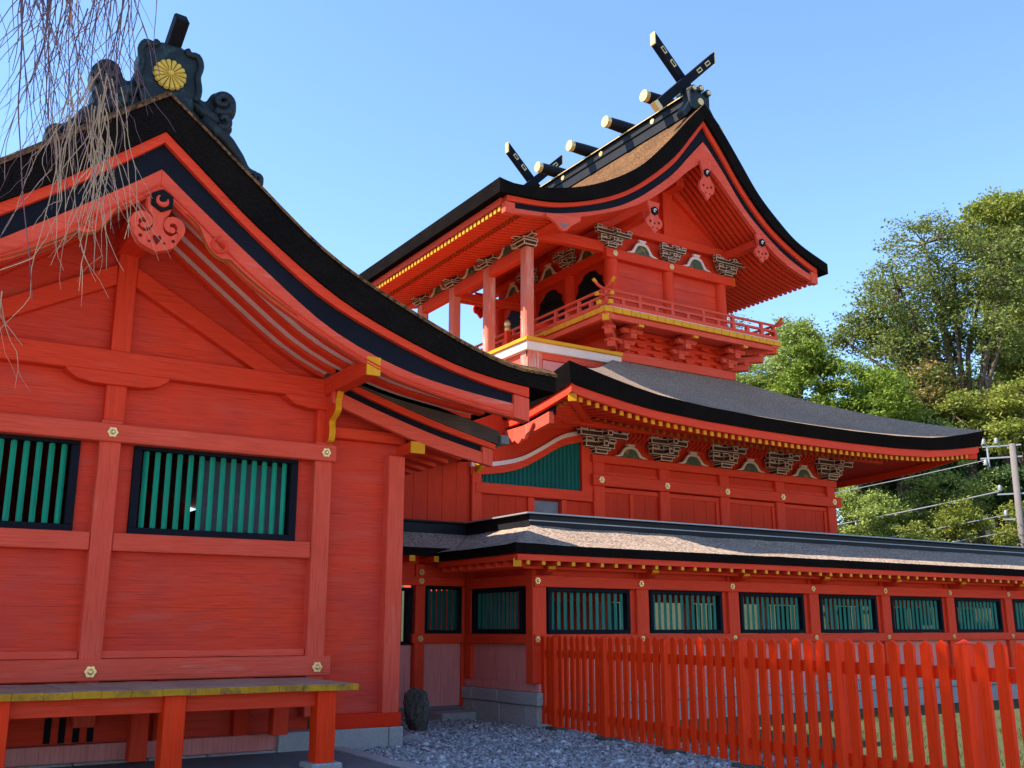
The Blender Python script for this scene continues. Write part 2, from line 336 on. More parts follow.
# ------------------------------------------------------------------ ground
g = MB()
def ground_z(x, y):
    d = max(0.0, (x*0.80+y*0.60)-42); return 0.0 if d <= 0 else min(9.0, 0.30*d)
nx = 60
xs = np.concatenate([np.linspace(-900, -60, 8), np.linspace(-40, 100, 50), np.linspace(140, 1200, 10)])
vs = [(x, y, ground_z(x, y) + (0.6*sin(x*0.3)*cos(y*0.27) if ground_z(x, y) > 1 else 0)-0.012) for y in xs for x in xs]
nn = len(xs); g.add(vs, [(j*nn+i, j*nn+i+1, (j+1)*nn+i+1, (j+1)*nn+i) for j in range(nn-1) for i in range(nn-1)])
obj('ground', g, 'hill', kind='structure', smooth=True)
obj('courtyard_sand', MB().add([(-60, -60, 0), (40, -60, 0), (40, 4, 0), (-60, 4, 0)], [(0, 1, 2, 3)]), 'sand', kind='structure')  # unseen sand behind the camera, added pale to bounce light onto walls
obj('gravel_path', MB().add([(-12, 4, 0), (10.2, 4, 0), (10.2, 17.4, 0), (-12, 17.4, 0)], [(0, 1, 2, 3)]), 'grav', kind='structure')
obj('lawn', MB().add([(10.2, 4, -0.004), (40, 4, -0.004), (40, 14.9, -0.004), (10.2, 14.9, -0.004)], [(0, 1, 2, 3)]), 'grassbed', kind='structure')
obj('inner_courtyard_ground', MB().add([(10.2, 14.9, -0.003), (40, 14.9, -0.003), (40, 30, -0.003), (-6, 30, -0.003), (-6, 17.4, -0.003), (10.2, 17.4, -0.003)], [(0, 1, 2, 3, 4, 5)]), 'grav', kind='structure')
pv = MB().box(-6, 5.55, 9.0, 13.30, -0.02, 0.035); obj('pavement', pv, 'pave', kind='structure')
kb = MB()
for k in range(5): kb.box(5.55, 5.75, 8.5+k*0.965, 9.455+k*0.965, -0.02, 0.06)
obj('pavement_kerb', kb, 'stone', kind='structure', bevel=0.01)

def mesh_np(name, V, quads_n, tri, matn, parent=None, base=(0, 0, 0)):
    """V: (N*k,3) vertices; each island has k vertices and faces listed in tri"""
    k = quads_n; N = len(V)//k; F = np.array(tri); nf, fs = F.shape
    idx = (F[None]+(np.arange(N)*k)[:, None, None]).reshape(-1)
    me = bpy.data.meshes.new(name); me.vertices.add(len(V)); me.vertices.foreach_set('co', (V-np.array(base)).astype(np.float32).ravel())
    me.loops.add(len(idx)); me.loops.foreach_set('vertex_index', idx.astype(np.int32))
    me.polygons.add(N*nf); me.polygons.foreach_set('loop_start', (np.arange(N*nf)*fs).astype(np.int32))
    me.update(); me.validate(); me.materials.append(M[matn])
    o = bpy.data.objects.new(name, me); COL.objects.link(o)
    if parent: o.parent = parent; BASE[o.name] = BASE[parent.name]
    return o
def pebbles():
    N = 42000
    x = RNG.uniform(5.8, 10.15, N); y = RNG.uniform(9.0, 17.3, N)
    keep = ~((x < 6.85) & (y > 13.25)); x, y = x[keep], y[keep]; N = len(x)
    s = RNG.gamma(3, 0.0048, N)+0.007
    o8 = np.array([(1, 0, 0), (0, 1, 0), (-1, 0, 0), (0, -1, 0), (0, 0, 1), (0, 0, -1)], float)
    A = RNG.uniform(0, 2*pi, N); sc = np.stack([s*RNG.uniform(0.8, 1.5, N), s, s*RNG.uniform(0.4, 0.8, N)], 1)
    V = o8[None]*sc[:, None]; V += RNG.normal(0, 0.15, V.shape)*s[:, None, None]
    ca, sa = np.cos(A)[:, None], np.sin(A)[:, None]
    X = V[..., 0]*ca-V[..., 1]*sa; Y = V[..., 0]*sa+V[..., 1]*ca
    V = np.stack([X+x[:, None], Y+y[:, None], V[..., 2]+(s*0.3)[:, None]], -1).reshape(-1, 3)
    o = mesh_np('gravel', V, 6, [(0, 1, 4), (1, 2, 4), (2, 3, 4), (3, 0, 4), (1, 0, 5), (2, 1, 5), (3, 2, 5), (0, 3, 5)], 'pebble'); o['kind'] = 'stuff'
    o['label'] = 'loose grey gravel between the hall and the fence'; o['category'] = 'gravel'
pebbles()
def grass():
    N = 16000; x = RNG.uniform(9.3, 18, N); y = RNG.uniform(5.0, 13.2, N)
    c = (np.sin(x*2.1)+np.cos(y*1.7+x)+RNG.normal(0, 0.8, N)) > 0.3
    xf = 9.78-0.148*(14.5-y); c &= x > xf+0.05
    x, y = x[c], y[c]; N = len(x); h = RNG.uniform(0.03, 0.10, N); a = RNG.uniform(0, 2*pi, N); w = 0.006
    dx, dy = np.cos(a), np.sin(a); l = RNG.uniform(-0.04, 0.04, (N, 2))
    V = np.stack([np.stack([x-dx*w, y-dy*w, 0*x], 1), np.stack([x+dx*w, y+dy*w, 0*x], 1), np.stack([x+l[:, 0], y+l[:, 1], h], 1)], 1).reshape(-1, 3)
    o = mesh_np('grass', V, 3, [(0, 1, 2)], 'grass'); o['kind'] = 'stuff'
    o['label'] = 'sparse short grass behind the red picket fence'; o['category'] = 'grass'
grass()

# ------------------------------------------------------------------ the gabled hall on the left
HX = 2.5
hall = thing('gabled_hall', 'large red gabled hall at left with teal barred windows and gold flower crest', 'shrine hall', (HX, 13.5, 0))
DX = np.concatenate([np.linspace(0, 1.2, 7), np.linspace(1.5, 5.74, 16)])
def hp(pts, hi):
    d = DX[DX <= hi]; d = np.append(d, hi) if d[-1] < hi-1e-6 else d
    z = resample(pts, d); r = [(HX+a, b) for a, b in zip(d, z)]
    return [(2*HX-x, b) for x, b in r[:0:-1]] + r
H_TOP = [(0, 8.0), (0.5, 7.62), (1.09, 7.15), (2.2, 6.32), (3.55, 5.70), (4.84, 5.26), (5.74, 5.20)]
H_BOT = [(0, 7.50), (0.45, 7.13), (1.25, 6.48), (2.37, 5.76), (3.56, 5.29), (4.5, 5.05), (5.74, 4.92)]
H_RED = [(0, 7.36), (0.45, 6.98), (1.25, 6.34), (2.23, 5.69), (3.56, 5.18), (4.5, 4.94), (5.3, 4.81)]
H_BT = [(0, 7.02), (0.45, 6.66), (1.25, 6.06), (2.25, 5.37), (3.26, 4.98), (4.2, 4.80), (5.3, 4.68)]
H_BB = [(0, 6.72), (0.45, 6.37), (1.3, 5.69), (2.7, 4.99), (3.57, 4.73), (4.5, 4.57), (5.3, 4.47)]
YF, YB = 11.85, 25.6
roof = obj('roof', MB().slab(hp(H_TOP, 5.74), hp(H_BOT, 5.74), YF-0.08, YB+0.08, 1, 0), ['bark', 'barkedge'], hall)
# black metal drip line along the bark edge and red edging board, recessed dark strip, bargeboard
def shift(c, dz, lo=None, hi=None): return [(x, z+dz) for x, z in c]
lip = MB(); c_ = hp(H_TOP, 5.74); n_ = len(c_)
lip.add([(x, YF-0.115, z-0.05) for x, z in c_]+[(x, YF-0.125, z-0.01) for x, z in c_]+[(x, YF+0.06, z+0.10) for x, z in c_]+[(x, YF+0.5, z+0.06) for x, z in c_]+[(x, YF+0.7, z-0.02) for x, z in c_],
        [(j*n_+i, j*n_+i+1, (j+1)*n_+i+1, (j+1)*n_+i) for j in range(4) for i in range(n_-1)])
obj('roof_lip', lip, 'bark', roof)
hr = hp(H_RED, 5.3); hb = list(zip([x for x, z in hr], resample(H_BOT, np.abs(np.array([x for x, z in hr])-HX))))
obj('edge_board', MB().slab(shift(hb, -0.004), hr, YF-0.04, YF+0.12), 'red_x', hall)
hbt = hp(H_BT, 5.3)
hdk = hp(H_RED, 5.05); hdt = hp(H_BT, 5.05)
obj('lacquer_strip', MB().slab(shift(hdk, -0.004), shift(hdt, 0.004), YF+0.03, YF+0.14), 'navy', hall)
for s in (-1, 1):
    half = [(x, z) for x, z in hp(H_BT, 5.3) if (x-HX)*s >= -1e-6]; halfb = [(x, z) for x, z in hp(H_BB, 5.3) if (x-HX)*s >= -1e-6]
    bb = obj('bargeboard', MB().slab(half, halfb, YF, YF+0.11), 'pale_x', hall, bevel=0.008)
    # scribed mouldings on the board and its square end
    mid = [(x, a*0.34+b*0.66) for (x, a), (_, b) in zip(half, halfb)]
    obj('moulding', MB().slab(shift(mid, 0.012), shift(mid, -0.012), YF-0.014, YF+0.01), 'red_x', bb)
    mid2 = [(x, a*0.12+b*0.88) for (x, a), (_, b) in zip(half, halfb)]
    obj('moulding', MB().slab(shift(mid2, 0.008), shift(mid2, -0.008), YF-0.012, YF+0.01), 'red_x', bb)
    x5 = HX+s*5.19
    obj('board_end', MB().prism([(x5-0.13, 4.50), (x5+0.13, 4.465), (x5+0.13, 4.80), (x5-0.13, 4.84)], 'y', YF-0.02, YF+0.16), 'pale_z', bb, bevel=0.006)
# carved pendant below the apex
def hall_pendant():
    cx, cz = HX-0.02, 6.18
    body = [(0, -0.27), (0.07, -0.245), (0.13, -0.22), (0.20, -0.18), (0.25, -0.10), (0.285, -0.02), (0.25, 0.02), (0.16, -0.045), (0.09, -0.02), (0.06, 0.05), (0.07, 0.16), (0.13, 0.25), (0.14, 0.40), (0, 0.42)]
    bs = smooth_curve(body[:-1], 3)+[body[-1]]
    poly = [(cx+x, cz+z) for x, z in bs]+[(cx-x, cz+z) for x, z in bs[-2:0:-1]]
    mbp = MB().prism(poly, 'y', YF-0.13, YF-0.005)
    for s in (-1, 1):
        aa = np.linspace(-0.75, 4.75, 30); rr = np.linspace(0.115, 0.045, 30); ww = np.linspace(0.048, 0.030, 30)
        O = [(cx+s*(0.165+(r+w)*cos(a)), cz+0.075+(r+w)*sin(a)) for a, r, w in zip(aa, rr, ww)]
        I = [(cx+s*(0.165+max(r-w, 0.005)*cos(a)), cz+0.075+max(r-w, 0.005)*sin(a)) for a, r, w in zip(aa, rr, ww)]
        n_ = len(O); Yf, Yb = YF-0.137, YF-0.012
        mbp.add([(x, Yf, z) for x, z in O]+[(x, Yf, z) for x, z in I]+[(x, Yb, z) for x, z in O]+[(x, Yb, z) for x, z in I],
                [(k, k+1, n_+k+1, n_+k) for k in range(n_-1)]+[(2*n_+k, 3*n_+k, 3*n_+k+1, 2*n_+k+1) for k in range(n_-1)]+[(k, 2*n_+k, 2*n_+k+1, k+1) for k in range(n_-1)]+[(n_+k, n_+k+1, 3*n_+k+1, 3*n_+k) for k in range(n_-1)]+[(0, n_, 3*n_, 2*n_), (n_-1, 3*n_-1, 4*n_-1, 2*n_-1)])
        c2 = (cx+s*(0.165+0.045*cos(4.75)), cz+0.075+0.045*sin(4.75)); mbp.cyl((c2[0], YF-0.139, c2[1]), (c2[0], YF-0.012, c2[1]), 0.036, n=12)
    pd = obj('pendant', mbp, 'pale_z', hall)
    ins = MB()
    for s in (-1, 1):
        ins.cyl((cx+s*0.085, YF-0.134, cz-0.155), (cx+s*0.085, YF-0.10, cz-0.155), 0.018, n=8); ins.cyl((cx+s*0.19, YF-0.134, cz-0.105), (cx+s*0.19, YF-0.10, cz-0.105), 0.022, n=8)
    ins.prism([(cx, cz-0.19), (cx+0.045, cz-0.12), (cx+0.05, cz-0.08), (cx+0.022, cz-0.065), (cx, cz-0.095), (cx-0.022, cz-0.065), (cx-0.05, cz-0.08), (cx-0.045, cz-0.12)], 'y', YF-0.134, YF-0.1)
    pieces('painted_hollow', ins, 'hole_shade', pd)
    st = obj('hexagon_stud', MB().prism(circle_xz(cx+0.02, cz+0.37, 0.145, 6, pi/6), 'y', YF-0.17, YF-0.13), 'black', pd, bevel=0.008)
    sm = MB(); sm.tube([(cx+0.02+0.06*cos(a), YF-0.178, cz+0.37+0.06*sin(a)) for a in np.linspace(2.2, 6.6, 14)], list(np.linspace(0.010, 0.036, 9))+[0.034, 0.03, 0.022, 0.015, 0.01], 7)
    obj('stud_swirl', sm, 'pale_z', st, smooth=True)
    for s in (-1, 1):   # scrolled wings lying along the two bargeboards
        w = [(0.26, 0.30), (0.50, 0.20), (0.62, 0.05), (0.80, -0.12), (1.05, -0.20), (1.18, -0.16), (1.25, -0.30), (1.45, -0.42), (1.62, -0.55), (1.75, -0.62), (1.45, -0.40), (1.20, -0.18), (0.9, 0.06), (0.6, 0.30), (0.36, 0.46)]
        # wing hugs the board underside
        lower = [(0.34, 0.36), (0.45, 0.28), (0.55, 0.06), (0.66, -0.10), (0.80, -0.17), (0.94, -0.13), (1.02, -0.19), (1.14, -0.27), (1.28, -0.31), (1.42, -0.44), (1.60, -0.52), (1.80, -0.66)]
        lower = smooth_curve(lower, 3); upz = resample(H_BB, [min(x+0.02, 5) for x, z in lower])
        up = [(HX+s*x, u+0.06) for (x, z), u in zip(lower, upz)]
        lo = [(HX+s*x, min(cz+z, u+0.05)) for (x, z), u in zip(lower, upz)]
        wg = obj('scroll_wing', MB().slab(up, lo, YF-0.045, YF+0.05), 'pale_x', hall)
        obj('gilt_edge', MB().tube([(x, YF-0.0, z-0.008) for x, z in lo], 0.012, 5), 'ochre', wg)
        sw = MB(); swirl(sw, (HX+s*0.76, 6.18-0.02), 0.13, 1.1, 0.012, 0.03, pi/2 if s > 0 else pi/2, s, YF-0.05); obj('carved_scroll', sw, 'red_x', wg)
hall_pendant()
# rafters and boards under the gable overhang and along the eaves
rt = hp(H_BT, 5.0); rb = hp([(x, z+0.02) for x, z in H_BB], 5.0)
obj('soffit_board', MB().slab(shift(rt, 0.05), shift(rt, 0.012), YF+0.16, YB-0.1), 'white', hall)
for k in range(4):
    y = YF+0.30+k*0.40
    obj('rafter', MB().slab(shift(rt, 0.008), shift(rt, -0.045), y, y+0.16), 'red_x', hall)
far_r = MB()
for k in range(36):
    y = 13.68+k*0.32; far_r.slab([p for p in shift(rt, 0.008) if p[0] > 4.5], [p for p in shift(rt, -0.13) if p[0] > 4.5], y, y+0.17)
obj('eave_rafters', far_r, 'red_x', hall)
for X in (HX-2.88, HX+2.88):     # eave purlins with gold painted ends
    z = 4.95
    pu = obj('purlin', MB().box(X-0.095, X+0.095, 11.86, 26.0, z-0.125, z+0.12), 'red_y', hall, bevel=0.01)
    obj('gold_end_cap', MB().box(X-0.097, X+0.097, 11.845, 11.875, z-0.127, z+0.122), 'gold', pu)
pu = obj('purlin', MB().box(HX-0.16, HX+0.16, 12.0, 26.0, 6.38, 6.70), 'red_y', hall, bevel=0.01)
# walls (boards bay by bay) with window openings
posts = [HX-3.99, HX-2.88, HX-0.02, HX+2.84, HX+3.98]
POST_TOP = (4.06, 4.16, 4.16, 4.16, 4.06)
WZ0, WZ1 = 2.74, 3.93
wall_i = 0
def wallboards(x0, x1, z0, z1, h=0.46, y=13.5):
    global wall_i; wall_i += 1
    return obj('wall_boards', planks(x0, x1, y, y+0.09, z0, z1, h, seed=wall_i), 'plank', hall)
for a, b in ((HX-2.86, HX), (HX, HX+2.86)):
    wallboards(a, b, 1.1, 2.6, 0.72); wallboards(a, b, 3.9, 4.95, 9); wallboards(a, b, 0.2, 1.0, 0.4, 13.56)
    wl, wr = a+0.33, b-0.33
    wl -= 0.03; wr -= 0.02; wallboards(a, wl, WZ0-0.12, WZ1+0.1, 1.5); wallboards(wr, b, WZ0-0.12, WZ1+0.1, 1.5)
    n = 14
    w = bar_window(hall, wl, wr, WZ0, WZ1, 13.47, n, 0.10, bw=0.035)
    if a > 2: obj('paper_screen', MB().box(wl+0.95, wr-0.10, 13.72, 13.75, WZ0+0.05, WZ1-0.12), 'paper', w)
wallboards(HX+2.86, HX+4.10, 0.45, 4.30, 9); wallboards(HX-4.10, HX-2.86, 0.45, 4.30, 9)
gw = [(x, z-0.02) for x, z in hp(H_BT, 2.9)]
obj('gable_wall', MB().prism([(HX+2.9, 4.9), *gw[::-1], (HX-2.9, 4.9)], 'y', 13.505, 13.6), 'plank', hall)
obj('gable_wall', MB().prism([(HX+2.9, 4.9), *gw[::-1], (HX-2.9, 4.9)], 'y', 25.0, 25.1), 'plank', hall)
for s in (-1, 1):
    X = HX+s*4.05
    box('wall_boards', hall, 'plank', X-0.05, X+0.05, 13.5, 25.0, 0.3, 4.3)
box('wall_boards', hall, 'plank', HX-4.1, HX+4.1, 25.0, 25.08, 0.3, 4.9)
box('floor', hall, 'dark', HX-4.0, HX+4.0, 13.65, 25.0, 0.9, 1.0)
# posts, ties and struts
for i, X in enumerate(posts):
    w = 0.128
    z1 = POST_TOP[i]
    box('post', hall, 'pale_z', X-w, X+w, 13.33, 13.52, 0.45, z1, bevel=0.012)
box('short_post', hall, 'red_z', HX-0.125, HX+0.125, 13.36, 13.52, 4.16, 4.68, bevel=0.01)
for s in (-1, 1): box('short_post', hall, 'red_z', HX+s*2.86-0.13, HX+s*2.86+0.13, 13.36, 13.52, 4.16, 4.75, bevel=0.01)
box('tie_beam', hall, 'red_x', HX-3.05, HX+3.05, 13.32, 13.53, 4.78, 5.07, bevel=0.012)
for c in (HX-2.86, HX, HX+2.86):
    L = [(-0.64, 0.10), (-0.62, 0.05), (-0.5, -0.03), (-0.3, -0.07), (0.3, -0.07), (0.5, -0.03), (0.62, 0.05), (0.64, 0.10)]
    obj('bracket_arm', MB().prism([(c+x, 4.685+z) for x, z in L], 'y', 13.30, 13.50), 'red_x', hall, bevel=0.008)
box('king_post', hall, 'red_z', HX-0.12, HX+0.12, 13.34, 13.52, 5.07, 6.45, bevel=0.01)
for s in (-1, 1):
    obj('strut', MB().prism([(HX+s*0.13, 6.24), (HX+s*2.35, 5.04), (HX+s*1.80, 5.07), (HX+s*0.12, 5.97)], 'y', 13.36, 13.505), 'red_x', hall, bevel=0.008)
box('nuki_beam', hall, 'pale_x', HX-3.02, HX+3.0, 13.27, 13.5, 3.88, 4.11, bevel=0.012)
for a, b in ((HX-2.745, HX-0.155), (HX+0.115, HX+2.705)):
    box('window_rail', hall, 'pale_x', a, b, 13.36, 13.5, 3.80+0.04, 3.93, bevel=0.006) if False else None
    box('window_sill_beam', hall, 'pale_x', a, b, 13.35, 13.51, 2.53, 2.75, bevel=0.01)
    box('base_rail', hall, 'pale_x', a, b, 13.40, 13.51, 1.24, 1.33, bevel=0.006)
box('base_beam', hall, 'pale_x', HX-3.04, HX+3.04, 13.27, 13.5, 0.98, 1.235, bevel=0.012)
for s in (-1, 1):
    a, b = sorted((HX+s*2.99, HX+s*4.12))
    box('tie_beam', hall, 'red_x', a, b, 13.34, 13.51, 4.24, 4.40, bevel=0.01)
    X = HX+s*4.15
    pu = obj('purlin', MB().box(X-0.11, X+0.11, 13.02, 25.0, 4.07, 4.235), 'red_y', hall, bevel=0.008)
    obj('gold_end_cap', MB().box(X-0.112, X+0.112, 13.005, 13.035, 4.068, 4.237), 'gold', pu)
for X in (HX-2.86, HX, HX+2.86):
    medallion(hall, (X-0.02, 13.27, 3.995), 0.065)
    medallion(hall, (X-0.02, 13.27, 1.09), 0.07)
# stepped gold-edged bracket below each eave purlin
for s in (-1, 1):
    X = HX+s*2.88
    pf = smooth_curve([(13.33, 4.14), (13.20, 4.17), (13.17, 4.32), (13.19, 4.44), (13.08, 4.50), (12.98, 4.58), (12.99, 4.70), (12.92, 4.82)], 3)
    br = obj('carved_bracket', MB().prism(pf+[(13.4, 4.82), (13.4, 4.14)], 'x', X-0.045, X+0.045), 'red_z', hall)
    eg = MB()
    for (a, b), (c, d) in zip(pf[:-1], pf[1:]): eg.add([(X-0.046, a-0.004, b-0.004), (X+0.046, a-0.004, b-0.004), (X+0.046, c-0.004, d-0.004), (X-0.046, c-0.004, d-0.004)], [(0, 1, 2, 3)])
    obj('gilt_edge', eg, 'gold', br)
# underfloor: black strips for the dark of vent slots, panels, low sill, stone footing
box('low_sill', hall, 'pinkwall', HX-2.9, HX+3.0, 13.36, 13.6, 0.06, 0.26, bevel=0.01)
for s in (-1, 1):
    a, b = sorted((HX+s*3.0, HX+s*4.14)); box('low_sill', hall, 'fencerail', a, b, 13.32, 13.6, 0.27, 0.46, bevel=0.01)
for X in (HX-1.9, HX-1.05, HX+0.9, HX+1.9): box('underfloor_post', hall, 'deep', X-0.10, X+0.10, 13.40, 13.58, 0.26, 0.98)
vt = MB()
for X in (-1.9, -0.62):
    for k in range(4): vt.box(HX+X+0.20+k*0.16, HX+X+0.275+k*0.16, 13.548, 13.562, 0.27, 0.75)
pieces('vent_slot_dark', vt, 'black', hall)  # solid black strips stand in for the dark of open slots
fs = MB(); x = HX-4.3
while x < HX+4.1:
    l = min(random.uniform(0.7, 1.1), HX+4.18-x); fs.box(x, x+l-0.01, 13.30, 13.62, -0.05, 0.27 if x+l > HX+3.0 else 0.06); x += l
obj('stone_footing', fs, 'stone', hall, bevel=0.012)
box('stone_footing', hall, 'stone', HX+3.9, HX+4.18, 13.62, 25, -0.05, 0.27)
# lower pent roof over the side aisle
P_BB = [(5.30, 4.66), (5.9, 4.46), (6.9, 4.17), (7.9, 3.98)]
P_BT = [(5.30, 4.86), (5.9, 4.66), (6.9, 4.37), (7.9, 4.15)]
P_RB = [(5.30, 4.97), (5.9, 4.76), (6.9, 4.47), (7.95, 4.235)]
P_RT = [(5.30, 5.05), (5.9, 4.86), (6.9, 4.57), (7.95, 4.32)]
P_KT = [(5.30, 5.26), (5.9, 5.07), (6.9, 4.79), (8.02, 4.52)]
px = np.linspace(5.30, 7.9, 10)
def pp(c, m=1, hi=7.9):
    d = np.linspace(5.3, hi, 10); return [((x if m > 0 else 2*HX-x), z) for x, z in zip(d, resample(c, d))][::(1 if m > 0 else -1)]
for m in (1, -1):
    r2 = obj('aisle_roof', MB().slab(shift(pp(P_KT, m, 8.0), 0), pp(P_RT, m, 8.0), 12.95, 25.4, 0), 'barkgrey', hall)
    obj('edge_board', MB().slab(shift(pp(P_RT, m, 7.95), -0.003), pp(P_RB, m, 7.95), 12.97, 13.08), 'red_x', hall)
    obj('lacquer_strip', MB().slab(shift(pp(P_RB, m, 7.72), -0.003), shift(pp(P_BT, m, 7.72), 0.003), 13.03, 13.09), 'navy', hall)
    bb = obj('bargeboard', MB().slab(pp(P_BT, m), pp(P_BB, m), 13.0, 13.09), 'pale_x', hall, bevel=0.006)
    xe = HX+m*5.32
    obj('board_end', MB().prism([(xe-0.09, 4.01), (xe+0.09, 3.98), (xe+0.09, 4.235), (xe-0.09, 4.27)], 'y', 12.985, 13.1), 'pale_z', bb, bevel=0.005)
    obj('soffit_board', MB().slab(shift(pp(P_BT, m, 7.7), 0.07), shift(pp(P_BT, m, 7.7), 0.045), 13.1, 25.2), 'white', hall)
    for k in range(14):
        y = 13.2+k*0.42
        obj('rafter', MB().slab(shift(pp(P_BT, m, 7.72), 0.04), shift(pp(P_BT, m, 7.72), -0.045), y, y+0.20), 'red_x', hall)
    gx = HX+m*5.58
    obj('gutter', MB().box(gx-0.07, gx+0.07, 12.9, 25.4, 4.33, 4.46), 'copper', hall)
    obj('gable_wall', MB().prism([(HX+m*2.8, 4.30), (HX+m*4.2, 4.30), (HX+m*4.2, 4.55), (HX+m*2.8, 4.95)], 'y', 13.5, 13.58), 'plank', hall)
# ridge box, end ornament with the sixteen-petal crest
obj('ridge', MB().box(HX-0.26, HX+0.26, 12.3, 25.4, 7.75, 8.42).box(HX-0.33, HX+0.33, 12.28, 25.4, 8.42, 8.52), 'ridgemetal', hall, bevel=0.02)
def hall_ornament():
    Y = 12.0
    h = smooth_curve([(0, 8.74), (0.15, 8.74), (0.22, 8.66), (0.32, 8.66), (0.37, 8.54), (0.34, 8.38), (0.37, 8.20), (0.34, 8.04), (0.28, 7.86), (0, 8.03)], 3)
    poly = [(HX+x, z) for x, z in h]+[(HX-x, z) for x, z in h[-2:0:-1]]
    on = obj('ridge_end_ornament', MB().prism(poly, 'y', Y-0.10, Y+0.3), 'tile', hall, bevel=0.03)
    wing = [(0.30, 8.45), (0.40, 8.24), (0.50, 8.20), (0.56, 8.32), (0.68, 8.38), (0.82, 8.34), (0.89, 8.22), (0.87, 8.08), (0.82, 8.00), (0.86, 7.90), (0.82, 7.78), (0.94, 7.70), (1.02, 7.56), (1.12, 7.44), (1.24, 7.40), (1.31, 7.30), (1.28, 7.18), (1.14, 7.06)]
    wing = smooth_curve(wing, 3)
    for s in (-1, 1):
        obj('cloud_wing', MB().prism([(HX+s*x, z-0.05) for x, z in wing]+[(HX+s*0.28, 7.6)], 'y', Y+0.0, Y+0.24), 'tile', on, bevel=0.025)
    rim = MB()
    for s in (-1, 1):
        rim.tube([(HX+s*x, Y-0.11, z) for x, z in h[4:22]], 0.045, 7)
        swirl(rim, (HX+s*0.69, 8.16), 0.15, 1.35, 0.07, 0.045, -2.2 if s > 0 else -0.94, s, Y-0.04)
        swirl(rim, (HX+s*0.71, 7.90), 0.10, 0.9, 0.055, 0.035, -2.2 if s > 0 else -0.94, s, Y-0.07)
        rim.tube([(HX+s*a, Y-0.03, b) for a, b in ((0.34, 8.06), (0.48, 7.96), (0.62, 7.90), (0.76, 7.90))], [0.07, 0.085, 0.08, 0.05], 8)
        tl = [(0.46, 7.84), (0.64, 7.74), (0.82, 7.60), (0.96, 7.44), (1.06, 7.30), (1.16, 7.20)]
        rim.tube([(HX+s*a, Y-0.02, b+0.03) for a, b in tl], [0.10, 0.10, 0.085, 0.07, 0.05, 0.04], 8)
        swirl(rim, (HX+s*1.20, 7.24), 0.07, 1.1, 0.05, 0.03, -2.6 if s > 0 else -0.54, s, Y-0.03)
    obj('scroll', rim, 'tile', on, smooth=True)
    c = Vector((HX+0.0, Y-0.12, 8.305)); cr = MB(); R = 0.205
    n = 16*6; ring = []
    for k in range(n):
        a = 2*pi*k/n; q = abs(sin(8*a)); ring.append((a, R*(0.90+0.10*q**0.5), 0.022+0.028*q))
    vs = [(c.x, c.y-0.055, c.z)]
    for f, dp in ((0.25, 0.9), (0.7, 1.0), (0.93, 0.8), (1.0, 0.0)):
        vs += [(c.x+r*f*cos(a), c.y-(d*dp), c.z+r*f*sin(a)) for a, r, d in ring]
    fs = [(0, 1+k, 1+(k+1) % n) for k in range(n)]
    for j in range(3): fs += [(1+j*n+k, 1+j*n+(k+1) % n, 1+(j+1)*n+(k+1) % n, 1+(j+1)*n+k) for k in range(n)]
    cr.add(vs, fs); cr.tube([(c.x, c.y-0.04, c.z), (c.x, c.y-0.07, c.z), (c.x, c.y-0.085, c.z)], [0.036, 0.034, 0.012], 12)
    obj('crest', cr, 'crest', on)
    gr = MB()
    for k in range(16):
        a = 2*pi*k/16; gr.tube([(c.x+0.05*cos(a), c.y-0.03, c.z+0.05*sin(a)), (c.x+0.19*cos(a), c.y-0.024, c.z+0.19*sin(a))], 0.0035, 4)
    obj('petal_groove', gr, 'dark', on)
    pk = MB(); pk.bar((HX+0.0, Y+0.45, 8.45), (HX+0.06, Y-0.26, 9.06), 0.17, 0.20, 0, (0, 0, 1))
    obj('ridge_tip_tile', pk, 'black', on, bevel=0.02)
hall_ornament()

# ------------------------------------------------------------------ plank platform in front of the hall
bench = thing('plank_platform', 'low red platform with bleached plank deck in front of the left hall', 'platform', (3.0, 12.2, 0))
dk = MB(); ends = MB(); x = -1.6; i = 0
while x < 5.14:
    w = random.uniform(0.26, 0.36); w = min(w, 5.16-x); dz = random.uniform(-0.004, 0.004)
    dk.box(x, x+w-0.006, 11.49, 13.26, 0.895+dz, 0.965+dz); ends.box(x, x+w-0.004, 11.478, 11.489, 0.893+dz, 0.962+dz); x += w
deck = obj('deck', dk, 'deck', bench, bevel=0.004); obj('painted_end', ends, 'benchgold', deck)
box('rail', bench, 'red_x', -1.6, 4.72, 11.66, 11.80, 0.71, 0.89, bevel=0.006)
box('rail', bench, 'red_x', -1.6, 4.80, 13.0, 13.12, 0.71, 0.89, bevel=0.006)
for X in (-0.40, 1.33, 3.06, 4.80):
    lg = box('leg', bench, 'fence', X-0.115, X+0.115, 11.56, 11.79, 0.09, 0.893, bevel=0.008)
    obj('pad_stone', MB().box(X-0.19, X+0.19, 11.48, 11.87, 0.02, 0.092), 'stone', lg, bevel=0.015)
    box('leg', bench, 'red_z', X-0.10, X+0.10, 13.06, 13.255, 0.27 if X > 4 else 0.06, 0.893, bevel=0.006)

